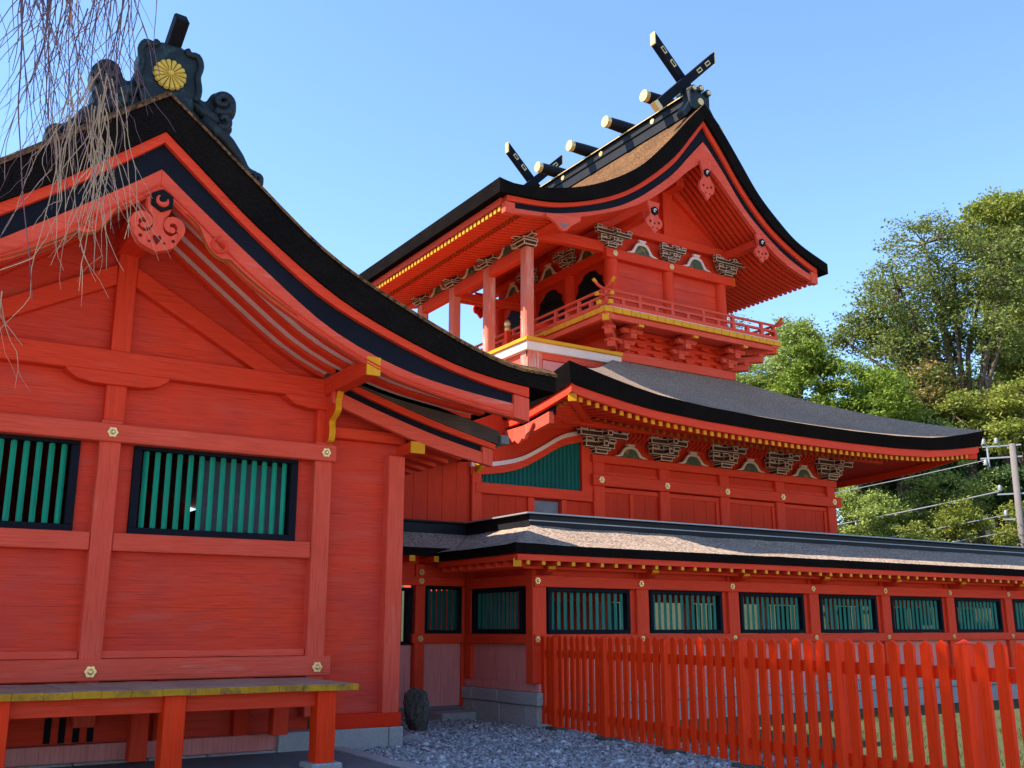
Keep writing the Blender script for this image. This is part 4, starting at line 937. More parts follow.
# coursed blocks below the balcony
cb = MB()
for r in range(3):
    z0 = 8.55+r*0.215; cb.box(CX0+0.02, CX1-0.02, UY-0.05-0.02*r, UY+0.1, z0+0.10, z0+0.205)
    for k in range(7):
        x0 = CX0+0.30+k*0.56; cb.prism([(x0-0.10, z0), (x0+0.10, z0), (x0+0.16, z0+0.06), (x0+0.16, z0+0.10), (x0-0.16, z0+0.10), (x0-0.16, z0+0.06)], 'y', UY-0.10-0.02*r, UY+0.1)
obj('block_course', cb, 'red_x', mh, bevel=0.006)
box('core_wall', mh, 'red_x', CX0, CX1, UY+0.02, UY+0.12, 8.5, 9.4); box('core_wall', mh, 'red_y', CX0, CX0+0.1, UY+0.1, UYB, 8.5, 9.4)
VX0, VX1, VY0, VY1 = 14.72, 20.88, 18.88, 26.6
def step_bracket(X, Y, dx, dy, name='balcony_bracket'):
    """three-stepped arm reaching from the wall out to the balcony edge"""
    mb = MB(); L = hypot(dx, dy); ux, uy = dx/L, dy/L
    for t, (r0, r1, z) in enumerate(((0, 0.40*L, 8.56), (0, 0.70*L, 8.78), (0, 0.98*L, 9.0))):
        mb.bar((X+ux*r0, Y+uy*r0, z+0.08), (X+ux*r1, Y+uy*r1, z+0.08), 0.20, 0.17)
        w = 0.13; ex, ey = X+ux*(r1-0.10), Y+uy*(r1-0.10); mb.box(ex-w, ex+w, ey-w, ey+w, z+0.15, z+0.225)
        h = (0.30, 0.34, 0.58)[t]
        if abs(dx) < 1e-6 or abs(dy) < 1e-6:
            if abs(dx) < 1e-6: mb.prism([(ex-h, z+0.21), (ex-h*0.8, z+0.13), (ex+h*0.8, z+0.13), (ex+h, z+0.21), (ex+h, z+0.25), (ex-h, z+0.25)], 'y', ey-0.07, ey+0.07)
            else: mb.prism([(ey-h, z+0.21), (ey-h*0.8, z+0.13), (ey+h*0.8, z+0.13), (ey+h, z+0.21), (ey+h, z+0.25), (ey-h, z+0.25)], 'x', ex-0.07, ex+0.07)
    b = obj(name, mb, 'pale_x', mh, bevel=0.012)
    ex, ey = X+ux*L*0.985, Y+uy*L*0.985
    obj('gold_end_cap', MB().bar((ex, ey, 9.08), (ex+ux*0.04, ey+uy*0.04, 9.08), 0.16, 0.16), 'gold', b)
    return b
for X in (UX[0]+0.2, UX[1]+0.1, UX[2]-0.05): step_bracket(X, UY, 0, VY0+0.10-UY)
for Y in (21.8, 23.7): step_bracket(CX0, Y, VX0+0.10-CX0, 0)
step_bracket(CX0, UY, VX0+0.08-CX0, VY0+0.08-UY); step_bracket(CX1, UY, VX1-0.08-CX1, VY0+0.08-UY)
ev = MB(); ev.box(VX0+0.08, VX1-0.08, VY0+0.06, VY0+0.20, 9.06, 9.20); ev.box(VX0+0.06, VX0+0.2, VY0+0.2, VY1, 9.06, 9.20); ev.box(VX1-0.2, VX1-0.06, VY0+0.2, VY1, 9.06, 9.2)
obj('balcony_beam', ev, 'pale_x', mh, bevel=0.008)
blk = MB()
for k in range(13):
    X = VX0+0.3+k*0.46; blk.box(X-0.08, X+0.08, VY0+0.08, VY0+0.2, 9.0, 9.06)
dkm = MB(); dkm.box(VX0+0.04, VX1-0.04, VY0+0.04, UY, 9.21, 9.36); dkm.box(VX0+0.04, CX0, UY, VY1, 9.21, 9.36); dkm.box(CX1, VX1-0.04, UY, VY1, 9.21, 9.36)
bd = obj('balcony_deck', dkm, 'pale_x', mh)
obj('weathered_edge', MB().box(VX0+0.03, VX1-0.03, VY0+0.03, VY0+0.22, 9.361, 9.376), 'white', bd)
ge = MB(); w = (VX1-VX0)/22
for k in range(22): ge.box(VX0+k*w+0.008, VX0+(k+1)*w-0.008, VY0, VY0+0.042, 9.215, 9.345)
w = 0.28; k = 0; y = VY0+0.045
while y < VY1: ge.box(VX0, VX0+0.042, y+0.008, y+w-0.008, 9.215, 9.345); y += w
obj('painted_end', ge, 'gold', bd)
# balustrade
rl = thing  # (no new thing: the balustrade belongs to the building)
def rail_run(a, b, up0, up1):
    a = np.array(a, float); b = np.array(b, float); L = np.linalg.norm(b-a); d = (b-a)/L; mb = MB()
    for z, w, h, o in ((9.43, 0.11, 0.10, 0.0), (9.64, 0.07, 0.06, 0.0)): mb.bar((*a, z), (*b, z), w, h)
    pth = []
    for s in np.linspace(0, 1, 15): pth.append((*(a+(b-a)*s), 9.82))
    if up1:
        pth += [(*(b+d*0.10), 9.83), (*(b+d*0.22), 9.88), (*(b+d*0.34), 9.98)]
    if up0: pth = [(*(a-d*0.34), 9.98), (*(a-d*0.22), 9.88), (*(a-d*0.10), 9.83)]+pth
    mb.tube(pth, 0.038, 7)
    n = max(2, round(L/0.52)); 
    for k in range(n+1):
        p = a+(b-a)*k/n; 
        mb.box(p[0]-0.047, p[0]+0.047, p[1]-0.047, p[1]+0.047, 9.362, 9.612)
        if k % 2 == 0: mb.box(p[0]-0.04, p[0]+0.04, p[1]-0.04, p[1]+0.04, 9.64, 9.80)
    o = obj('balustrade', mb, 'pale_x', mh)
    return o
r1 = rail_run((VX0+0.10, VY0+0.10), (VX1-0.10, VY0+0.10), True, True); rail_run((VX0+0.10, VY0+0.16), (VX0+0.10, 25.8), True, False); rail_run((VX1-0.1, VY0+0.16), (VX1-0.1, 25.8), True, False)
gt = MB()
for d in ((-0.30, 0), (0, -0.30)):
    gt.cyl((VX0+0.10+d[0]*0.95, VY0+0.10+d[1]*0.95, 9.945), (VX0+0.10+d[0]*1.25, VY0+0.10+d[1]*1.25, 10.01), 0.042, n=8)
    gt.bar((VX0+0.10+d[0]*0.8, VY0+0.10+d[1]*0.8, 9.64), (VX0+0.10+d[0]*1.0, VY0+0.10+d[1]*1.0, 9.64), 0.09, 0.09); gt.bar((VX0+0.10+d[0]*0.6, VY0+0.10+d[1]*0.6, 9.43), (VX0+0.10+d[0]*0.8, VY0+0.10+d[1]*0.8, 9.43), 0.12, 0.11)
pieces('gilt_rail_tip', gt, 'gold', r1)
for d in ((-1, 0), (0, -1)): 
    mb = MB(); mb.bar((VX0+0.1+d[0]*0.002, VY0+0.1+d[1]*0.06, 9.641), (VX0+0.1+d[0]*0.26, VY0+0.1+d[1]*0.26, 9.641), 0.066, 0.056); mb.bar((VX0+0.1+d[0]*0.002, VY0+0.1+d[1]*0.06, 9.431), (VX0+0.1+d[0]*0.2, VY0+0.1+d[1]*0.2, 9.431), 0.106, 0.096); obj('rail_end', mb, 'pale_x', mh)
# upper walls
for k in range(2):
    obj('wall_boards', planks(UX[k]+0.15, UX[k+1]-0.15, UY, UY+0.08, 9.3, 11.12, 0.46, 0.008, True, 30+k), 'plank', mh)
for X in UX: obj('post', MB().cyl((X, UY, 9.2), (X, UY, 11.12), 0.17, n=16), 'red_z', mh, smooth=False)
box('nageshi_beam', mh, 'red_x', UX[0]-0.28, UX[2]+0.42, UY-0.20, UY+0.0, 11.05, 11.31, bevel=0.012)
box('gold_end_cap', mh, 'gold', UX[2]+0.40, UX[2]+0.43, UY-0.195, UY-0.005, 11.06, 11.30)
for X in UX[:2]: medallion(mh, (X+0.0, UY-0.20, 11.18), 0.08)
box('gable_boards', mh, 'deep', UX[0], UX[2], UY+0.02, UY+0.1, 11.31, 12.0)
for k in range(2): frogleg(mh, ((UX[k]+UX[k+1])/2-0.02, UY-0.12, 11.32), 0.54, 0.34, paint='greenpaint', edge='white')
bracket(mh, (UX[1], UY-0.10, 11.32), 0.85, name='bracket_set', tiers=3)
bracket(mh, (UX[0]-0.12, UY-0.10, 11.32), 0.95, flare=0.10, name='corner_bracket_set', tiers=3); bracket(mh, (UX[2]+0.15, UY-0.10, 11.32), 0.95, flare=0.10, name='corner_bracket_set', tiers=3)
box('gable_beam', mh, 'red_x', UX[0]-0.5, UX[2]+0.5, UY-0.18, UY+0.05, 11.85, 12.10, bevel=0.012)
box('king_post', mh, 'red_z', UX[1]-0.17, UX[1]+0.17, UY-0.14, UY+0.05, 12.10, 13.6)
# left flank facing the porch
box('flank_wall', mh, 'deep', CX0, CX0+0.1, UY+0.1, UYB, 9.3, 11.9)
for Y in (19.9, 21.75, 23.65, 25.5): obj('post', MB().cyl((CX0, Y, 9.2), (CX0, Y, 11.15), 0.16, n=14), 'red_z', mh)
box('nageshi_beam', mh, 'red_y', CX0-0.16, CX0, UY, UYB, 11.12, 11.38, bevel=0.01); box('nageshi_beam', mh, 'red_y', CX0-0.14, CX0, UY, UYB, 9.36, 9.56, bevel=0.01)
for k in range(3):
    y0 = 19.9+k*1.88+0.30; y1 = y0+1.28
    cusp = [(y0, 9.56), (y0, 10.45), (y0+0.12, 10.62), (y0+0.10, 10.75), (y0+0.30, 10.86), (y0+0.40, 10.98), ((y0+y1)/2, 11.02), (y1-0.40, 10.98), (y1-0.30, 10.86), (y1-0.10, 10.75), (y1-0.12, 10.62), (y1, 10.45), (y1, 9.56)]
    obj('cusped_window_dark', MB().prism(cusp, 'x', CX0-0.03, CX0+0.01), 'black', mh)  # solid black slab stands in for the dark inside the opening
for Y in (20.84, 22.7, 24.6): frogleg(mh, (CX0-0.08, Y, 11.39), 0.50, 0.32, axis='x', edge='outline')
for Y in (21.75, 23.65): bracket(mh, (CX0-0.05, Y, 11.38), 0.9, axis='x')
# porch: base, floor edge, pillars, beams
PX0 = 12.95; PXE = 15.62
pbm = MB(); pbm.box(PX0+0.12, PXE-0.05, UY-0.05, 26.0, 6.9, 8.16); obj('porch_base', pbm, 'pale_x', mh)
box('base_panel', mh, 'pinkwall', PX0+0.55, PXE-0.05, UY-0.075, UY-0.05, 7.2, 7.98); box('base_rail', mh, 'pale_x', PX0+0.08, PXE, UY-0.11, UY-0.05, 8.0, 8.16)
box('base_post', mh, 'worn_z', PX0+0.08, PX0+0.50, UY-0.12, UY+0.2, 6.9, 8.16)
box('porch_edge', mh, 'white', PX0, PXE+0.25, UY-0.20, 26.0, 8.16, 8.38, bevel=0.01)
obj('gilt_edge', MB().box(PX0-0.05, PXE+0.25, UY-0.26, 26.05, 8.38, 8.47), 'gold', mh, bevel=0.006)
PYS = [19.9, 21.72, 23.58, 25.5]
for i, Y in enumerate(PYS): box('porch_pillar', mh, 'worn_z', 13.1-0.13, 13.1+0.13, Y-0.13, Y+0.13, 8.47, 10.86, bevel=0.03)
for i in range(3): box('porch_beam', mh, 'red_y', 13.1-0.10, 13.1+0.10, PYS[i]+0.13, PYS[i+1]-0.13, 10.58, 10.88, bevel=0.01)
for i in range(3): frogleg(mh, (13.1-0.10, (PYS[i]+PYS[i+1])/2-0.2, 10.9), 0.48, 0.30, axis='x')
for Y in PYS: bracket(mh, (13.1, Y, 10.86), 1.15 if Y > 20 else 1.35, axis='x', flare=0.14, name='porch_bracket_set')
for Y in (PYS[0], PYS[3]):
    ra = smooth_curve([(13.2, 11.22), (13.9, 11.30), (14.6, 11.33), (15.3, 11.34), (15.7, 11.34)], 4)
    obj('rainbow_beam', MB().slab(shift(ra, 0.14), shift(ra, -0.14), Y-0.09, Y+0.09), 'red_x', mh)
obj('porch_tie_beam', MB().box(13.2, 15.7, 23.5, 23.65, 10.55, 10.75), 'red_x', mh)
# porch stair rails with gilded posts
for (X, Y) in ((14.1, 21.6), (14.1, 22.4)):
    sr = box('stair_post', mh, 'red_z', X-0.07, X+0.07, Y-0.07, Y+0.07, 8.47, 9.45)
    obj('gilt_finial', MB().lathe((X, Y, 9.45), [(0.085, 0), (0.085, 0.10), (0.06, 0.12), (0.10, 0.2), (0.08, 0.27), (0.01, 0.34)], 10), 'gilt', sr, smooth=True)
pieces('stair_rail', MB().bar((14.1, 21.6, 9.25), (15.3, 21.6, 9.75), 0.10, 0.09).bar((14.1, 21.6, 8.95), (15.3, 21.6, 9.45), 0.09, 0.09).bar((14.1, 22.4, 9.25), (15.3, 22.4, 9.75), 0.10, 0.09), 'red_x', mh)
for (X, Y) in ((13.1, 22.7), ):
    pass
# ---- upper roof (front slope longer than the back one)
RXc = 17.76
TOP = [(11.24, 11.63), (11.76, 11.58), (12.89, 11.76), (14.09, 12.18), (15.37, 12.94), (16.41, 13.95), (17.15, 14.78), (RXc, 15.42)]
TOPR = [(RXc, 15.42), (18.37, 14.78), (19.0, 14.0), (19.63, 13.22), (20.35, 12.60), (21.1, 12.10), (22.25, 11.70)]
BOT = [(11.24, 11.27), (13.06, 11.46), (14.91, 12.18), (16.43, 13.37), (17.30, 14.40), (RXc, 14.98)]
BOTR = [(RXc, 14.98), (18.4, 14.22), (19.0, 13.44), (19.7, 12.72), (20.4, 12.20), (21.35, 11.72), (22.25, 11.40)]
RB_ = [(11.5, 11.15), (13.06, 11.35), (14.9, 12.05), (16.43, 13.19), (17.30, 14.20), (RXc, 14.80)]
RBR = [(RXc, 14.76), (18.4, 13.98), (19.0, 13.22), (19.7, 12.52), (20.4, 12.02), (21.35, 11.56), (21.9, 11.36)]
BT_ = [(11.5, 11.00), (13.06, 11.20), (14.9, 11.84), (16.42, 12.92), (17.30, 13.84), (RXc, 14.34)]
BTR = [(RXc, 14.38), (18.42, 13.66), (19.27, 12.66), (20.37, 11.86), (21.2, 11.46), (21.9, 11.24)]
BB_ = [(11.5, 10.88), (13.06, 11.10), (14.26, 11.47), (15.55, 12.05), (16.58, 12.80), (17.2, 13.36), (RXc, 13.78)]
BBR = [(RXc, 13.78), (18.3, 13.34), (18.9, 12.76), (19.79, 11.98), (20.72, 11.42), (21.9, 11.06)]
def uc(pl, pr, lo, hi, n=34):
    xs_ = np.concatenate([np.linspace(lo, RXc, n), np.linspace(RXc, hi, n)[1:]]); 
    zl = resample(pl, xs_[:n]); zr = resample(pr, xs_[n-1:]); return [(x, z) for x, z in zip(xs_, list(zl)+list(zr)[1:])]
GY = 18.32; GYB = 26.9
ut, ub = uc(TOP, TOPR, 11.24, 22.25), uc(BOT, BOTR, 11.24, 22.25)
obj('upper_roof', MB().slab(ut, ub, GY-0.12, GYB+0.12, 1, 0), ['bark', 'barkedge'], mh)
urb, urt = uc(RB_, RBR, 11.5, 21.9), uc(BOT, BOTR, 11.5, 21.9)
ubt, ubb = uc(BT_, BTR, 11.5, 21.9), uc(BB_, BBR, 11.5, 21.9)
for y0, y1, yd in ((GY, GY+0.14, 0.05), (GYB-0.14, GYB, -0.05)):
    obj('edge_board', MB().slab(shift(urt, -0.004), urb, y0-0.02, y1), 'red_x', mh)
    dkt, dkb = uc(RB_, RBR, 11.75, 21.65), uc(BT_, BTR, 11.75, 21.65)
    obj('lacquer_strip', MB().slab(shift(dkt, -0.003), shift(dkb, 0.003), y0+yd, y1), 'navy', mh)
    for s in (0, 1):
        h1 = [p for p in ubt if (p[0] <= RXc+1e-6 if s == 0 else p[0] >= RXc-1e-6)]; h2 = [p for p in ubb if (p[0] <= RXc+1e-6 if s == 0 else p[0] >= RXc-1e-6)]
        obj('bargeboard', MB().slab(h1, h2, y0+0.02, y1), 'pale_x', mh)
    for X, z0, z1 in ((11.60, 10.885, 11.14), (21.80, 11.07, 11.40)): obj('board_end', MB().box(X-0.13, X+0.13, y0+0.0, y1+0.02, z0, z1), 'pale_z', mh)
pieces('eave_board', MB().box(11.42, 11.50, GY+0.14, GYB-0.14, 11.09, 11.26).box(21.92, 22.0, GY+0.14, GYB-0.14, 11.23, 11.38), 'red_y', mh)
obj('soffit', MB().slab(shift(ubt, 0.02), shift(ubt, -0.01), GY+0.14, GYB-0.14), 'deep', mh)
obj('gable_wall', MB().prism([p for p in ubt if 15.2 < p[0] < 20.3]+[(20.3, 11.9), (15.2, 11.9)], 'y', UY+0.02, UY+0.10), 'red_x', mh)
obj('gable_wall', MB().prism([p for p in ubt if 15.2 < p[0] < 20.3]+[(20.3, 11.9), (15.2, 11.9)], 'y', UYB, UYB+0.10), 'red_x', mh)
for s in (-1, 1):
    obj('strut', MB().prism([(UX[1]+s*0.25, 13.75), (UX[1]+s*2.5, 12.05), (UX[1]+s*2.05, 12.10), (UX[1]+s*0.20, 13.42)], 'y', UY-0.12, UY+0.02), 'red_x', mh)
for X, z in ((UX[0], 11.98), (UX[2], 12.0)):
    pu = obj('purlin', MB().box(X-0.02, X+0.20, GY+0.16, GYB-0.15, z-0.24, z-0.02), 'red_y', mh, bevel=0.01)
obj('purlin', MB().box(UX[1]-0.14, UX[1]+0.14, GY+0.9, GYB-0.9, 13.36, 13.64), 'red_y', mh)
obj('purlin', MB().box(13.0, 13.24, GY+0.15, GYB-0.15, 11.06, 11.28), 'red_y', mh)
# rafters under the upper roof
rtop, rbot = shift(ubt, -0.012), shift(ubb, 0.03)
def cut(c, a, b): return [p for p in c if a <= p[0] <= b]
ny = 44
for k in range(ny):
    y = GY+0.20+k*(GYB-GY-0.5)/ny
    if k < 7: a, b = (11.5, 21.9)
    else: a, b = None, None
    tgt = None
    if k < 100-nraf:
        if k < 7: mbx = MB().slab(cut(rtop, 12.0, 21.9), [(x, min(z, t[1]-0.07)) for (x, z), t in zip(cut(rbot, 12.0, 21.9), cut(rtop, 12.0, 21.9))], y, y+0.095)
        else: mbx = MB().slab(cut(rtop, 12.0, 15.7), [(x, min(z, t[1]-0.07)) for (x, z), t in zip(cut(rbot, 12.0, 15.7), cut(rtop, 12.0, 15.7))], y, y+0.095)
        r_ = obj('rafter', mbx, 'red_x', mh); gm = 'n'
        obj('flying_tip', MB().slab([(11.46, 11.065), (12.7, 11.235)], [(11.46, 10.965), (12.7, 11.14)], y, y+0.095), 'red_x', r_)
        obj('gold_end_cap', MB().box(11.445, 11.47, y-0.002, y+0.097, 10.962, 11.068), 'gold', r_)
    else:
        extra.slab(cut(rtop, 12.0, 15.7), [(x, min(z, t[1]-0.07)) for (x, z), t in zip(cut(rbot, 12.0, 15.7), cut(rtop, 12.0, 15.7))], y, y+0.095)
        extra.slab([(11.46, 11.065), (12.7, 11.235)], [(11.46, 10.965), (12.7, 11.14)], y, y+0.095); extra_gold.box(11.445, 11.47, y-0.002, y+0.097, 10.962, 11.068)
    if k >= 7: extra.slab(cut(rtop, 19.8, 21.9), [(x, min(z, t[1]-0.07)) for (x, z), t in zip(cut(rbot, 19.8, 21.9), cut(rtop, 19.8, 21.9))], y, y+0.095)
    extra_gold.box(11.985, 12.0, y-0.002, y+0.097, 10.98, 11.06)
er = obj('rafters', extra, 'red_y', mh); er['kind'] = 'stuff'
obj('shaded_gold_caps', extra_gold, 'ochre', er)['kind'] = 'stuff'  # gold caps drawn in brown, with the eave shade put into the colour
# carved pendants on the upper bargeboards
def pendant(cx, ztop, h, w, y, stud=True, m='pale_z', p=mh):
    hh = smooth_curve([(0.50, 0.0), (0.42, -0.18), (0.30, -0.34), (0.40, -0.46), (0.62, -0.56), (0.66, -0.68), (0.52, -0.80), (0.30, -0.84), (0.14, -0.93), (0, -1.0)], 3)
    poly = [(cx+x*w, ztop+z*h) for x, z in hh]+[(cx-x*w, ztop+z*h) for x, z in hh[-2::-1]]
    pd = obj('pendant', MB().prism(poly, 'y', y-0.09, y-0.01), m, p, bevel=0.008)
    ins = MB()
    for s in (-1, 1):
        ins.cyl((cx+s*0.34*w, y-0.093, ztop-0.64*h), (cx+s*0.34*w, y-0.08, ztop-0.64*h), 0.10*w, n=8); ins.cyl((cx+s*0.18*w, y-0.093, ztop-0.82*h), (cx+s*0.18*w, y-0.08, ztop-0.82*h), 0.06*w, n=8)
    ins.cyl((cx, y-0.093, ztop-0.68*h), (cx, y-0.08, ztop-0.68*h), 0.08*w, n=8)
    pieces('painted_hollow', ins, 'hole_shade', pd)
    if stud:
        stt = obj('hexagon_stud', MB().prism(circle_xz(cx, ztop-0.30*h, 0.30*w, 6, pi/6), 'y', y-0.13, y-0.09), 'navy', pd)
        obj('stud_boss', MB().tube([(cx+0.1*w*cos(a), y-0.133, ztop-0.30*h+0.1*w*sin(a)) for a in np.linspace(0.5, 4.5, 8)], 0.02, 6), 'white', stt)
pendant(RXc-0.02, 13.72, 1.12, 0.40, GY); pendant(15.86, 12.12, 0.86, 0.40, GY); pendant(19.66, 12.05, 0.82, 0.40, GY)
sp = [(12.55, 11.0), (12.70, 10.94), (12.86, 10.86), (12.95, 10.76), (13.05, 10.72), (13.15, 10.76), (13.24, 10.86), (13.40, 10.98), (13.55, 11.08)]
pd_ = obj('pendant', MB().prism([(12.55, 11.06), *sp[::1], (13.55, 11.20)][::-1], 'y', GY-0.08, GY-0.01), 'pale_x', mh)
obj('painted_hollow', MB().prism([(12.90, 10.93), (13.05, 10.77), (13.20, 10.93), (13.05, 10.88)], 'y', GY-0.085, GY-0.07), 'copper', pd_)
pendant(15.86, 12.12, 0.86, 0.42, GYB-0.02, stud=False, m='fence'); pendant(RXc, 13.72, 1.1, 0.4, GYB-0.02, stud=False, m='fence')
# ridge with log billets and crossed finials
RZ = 15.42
rdg = MB(); rdg.box(RXc-0.30, RXc+0.30, GY+0.35, GYB-0.2, RZ-0.25, RZ+0.30); rdg.box(RXc-0.38, RXc+0.38, GY+0.30, GYB-0.15, RZ+0.30, RZ+0.36); rdg.box(RXc-0.34, RXc+0.34, GY+0.32, GYB-0.18, RZ+0.05, RZ+0.10)
rg2 = obj('ridge', rdg, 'ridgemetal', mh, bevel=0.01)
obj('ridge_trim', MB().box(RXc-0.385, RXc-0.378, GY+0.3, GYB-0.2, RZ+0.305, RZ+0.335), 'gilt', rg2)
for k, Y in enumerate((20.0, 22.4, 24.4)): obj('ridge_boss', MB().disc((RXc-0.30, Y, RZ+0.19), 0.085, 0.03, 14, 0, 'x'), 'gilt', rg2)
eo = MB(); eo.box(RXc-0.36, RXc+0.36, GY+0.05, GY+0.36, RZ-0.12, RZ+0.42); eo.prism([(RXc-0.36, RZ+0.1), (RXc-0.62, RZ-0.28), (RXc-0.50, RZ-0.42), (RXc-0.26, RZ-0.1)], 'y', GY+0.08, GY+0.38)
eo.prism([(RXc+0.36, RZ+0.1), (RXc+0.62, RZ-0.28), (RXc+0.50, RZ-0.42), (RXc+0.26, RZ-0.1)], 'y', GY+0.08, GY+0.38)
eoo = obj('ridge_end_ornament', eo, 'tile', mh, bevel=0.02)
rl_ = MB()
for u, z in ((-0.26, 0.44), (0.0, 0.50), (0.26, 0.44)): rl_.cyl((RXc+u, GY-0.02, RZ+z), (RXc+u, GY+0.6, RZ+z), 0.10, n=12)
pieces('end_roll', rl_, 'tile', eoo)
ed_ = MB()
for u, z in ((-0.26, 0.44), (0.0, 0.50), (0.26, 0.44)): ed_.cyl((RXc+u, GY-0.045, RZ+z), (RXc+u, GY-0.018, RZ+z), 0.06, n=12)
ed_.cyl((RXc, GY+0.01, RZ+0.12), (RXc, GY+0.052, RZ+0.12), 0.10, n=16)
pieces('gilt_disc', ed_, 'gilt', eoo)
for Y in (19.55, 21.3, 23.1, 24.85):
    z = RZ+0.36+0.22
    kg = obj('ridge_billet', MB().tube([(RXc-0.98, Y, z), (RXc-0.45, Y, z), (RXc, Y, z), (RXc+0.45, Y, z), (RXc+0.98, Y, z)], [0.16, 0.18, 0.185, 0.18, 0.16], 18), 'ridgemetal', mh, smooth=False)
    ec = MB()
    for s in (-1, 1): ec.tube([(RXc+s*0.87, Y, z), (RXc+s*1.0, Y, z)], 0.17, 18)
    pieces('gilt_end', ec, 'gilt', kg)
def chigi(Y, up_l, up_r, low_l, low_r):
    for (a, b) in ((low_r, up_l), (low_l, up_r)):
        dy = 0.10 if a is low_r else -0.10; d = np.array(b)-np.array(a); L = np.linalg.norm(d); d = d/L; nrm = np.array([-d[1], d[0]]); w = 0.13
        s = 1 if d[0] < 0 else -1
        q = [np.array(a)-nrm*w, np.array(a)+nrm*w]
        # the head is cut upright
        e1 = np.array(b)+nrm*w*s*1.0; 
        top = [np.array(b)+nrm*w-d*(nrm[0]*w/d[0]), np.array(b)-nrm*w+d*(nrm[0]*w/d[0])]
        poly = [tuple(q[0]), tuple(q[1]), tuple(top[0]), tuple(top[1])]
        fb = obj('crossed_finial', MB().prism(poly, 'y', Y+dy-0.09, Y+dy+0.09), 'navy', mh, bevel=0.006)
        t0, t1 = top; off = np.array([-0.02*s*1.0, 0])
        obj('gilt_head', MB().prism([tuple(t0-d*0.02), tuple(t0+off*0.8), tuple(t1+off*0.8), tuple(t1-d*0.02)], 'y', Y+dy-0.095, Y+dy+0.095), 'gilt', fb)
        obj('gilt_foot', MB().prism([tuple(q[0]-d*0.02), tuple(q[1]-d*0.02), tuple(q[1]+d*0.14), tuple(q[0]+d*0.14)], 'y', Y+dy-0.095, Y+dy+0.095), 'gilt', fb)
        pl = MB(); pi_ = MB()
        for t in (L-0.42, L-0.86):
            c = np.array(a)+d*t
            pl.prism([tuple(c+d*u+nrm*v) for u, v in ((-0.11, -0.06), (0.11, -0.06), (0.11, 0.06), (-0.11, 0.06))], 'y', Y+dy-0.10, Y+dy-0.09)
            pi_.prism([tuple(c+d*u+nrm*v) for u, v in ((-0.075, -0.028), (0.075, -0.028), (0.075, 0.028), (-0.075, 0.028))], 'y', Y+dy-0.108, Y+dy-0.10)
        pieces('gilt_plate', pl, 'gilt', fb); pieces('plate_inlay', pi_, 'navy', fb)
chigi(18.78, (16.60, 17.36), (18.62, 17.30), (16.42, 15.14), (18.9, 15.14)); chigi(26.5, (16.72, 17.40), (18.8, 17.40), (16.45, 15.14), (19.0, 15.14))

# ------------------------------------------------------------------ utility pole and cables
up = thing('utility_pole', 'concrete utility pole with white insulators in front of the wooded hill', 'utility pole', (32.55, 19.6, 0))
obj('pole', MB().cyl((32.55, 19.6, -0.2), (32.62, 19.55, 7.7), 0.13, 0.10, 14), 'concretepole', up, smooth=True)
ca = MB(); tx, ty = -0.54, 0.84
def along(t): return (32.6+t*tx, 19.57+t*ty)
for z, L in ((7.25, 1.0), (7.65, 0.9), (6.0, 0.6), (5.15, 0.5)):
    a, b = along(-0.3), along(L); ca.bar((*a, z), (*b, z), 0.05, 0.05)
a = along(0.75); ca.bar((*a, 6.95), (*a, 7.7), 0.05, 0.05)
obj('crossarm', ca, 'steel', up)
for t, z in ((0.45, 7.72), (0.85, 7.72), (0.85, 7.0), (0.5, 6.1), (0.4, 5.25)):
    p = along(t); obj('insulator', MB().lathe((*p, z), [(0.05, 0), (0.09, 0.04), (0.05, 0.07), (0.09, 0.11), (0.05, 0.14), (0.07, 0.18), (0.02, 0.22)], 8), 'steel', up, smooth=True)
def cable(label, a, b, sag, r=0.018):
    a, b = Vector(a), Vector(b); pts = []
    for k in range(17):
        t = k/16; p = a.lerp(b, t); p.z -= sag*4*t*(1-t); pts.append(p)
    mb = MB(); mb.tube(pts, r, 6); o = obj('power_cable', mb, 'wire', loc=tuple(a)); return tag(o, label, 'cable', 'cables strung from the utility pole')
cable('topmost cable on the utility pole, passing just below the roof corner', (*along(0.85), 7.75), (22, 33, 5.6), 0.25)
cable('second cable from the top, tied to the side arm of the utility pole', (*along(0.8), 7.2), (22, 33, 4.9), 0.25)
cable('thick cable tied to the middle arm of the utility pole', (*along(0.5), 6.1), (22, 33, 3.8), 0.25, 0.026)
cable('fourth cable down on the utility pole, above the lowest one', (*along(0.4), 5.3), (22, 33, 3.2), 0.25)
cable('lowest cable on the utility pole, tied near the ridge line of the corridor', (*along(0.3), 4.75), (22, 33, 2.6), 0.2)

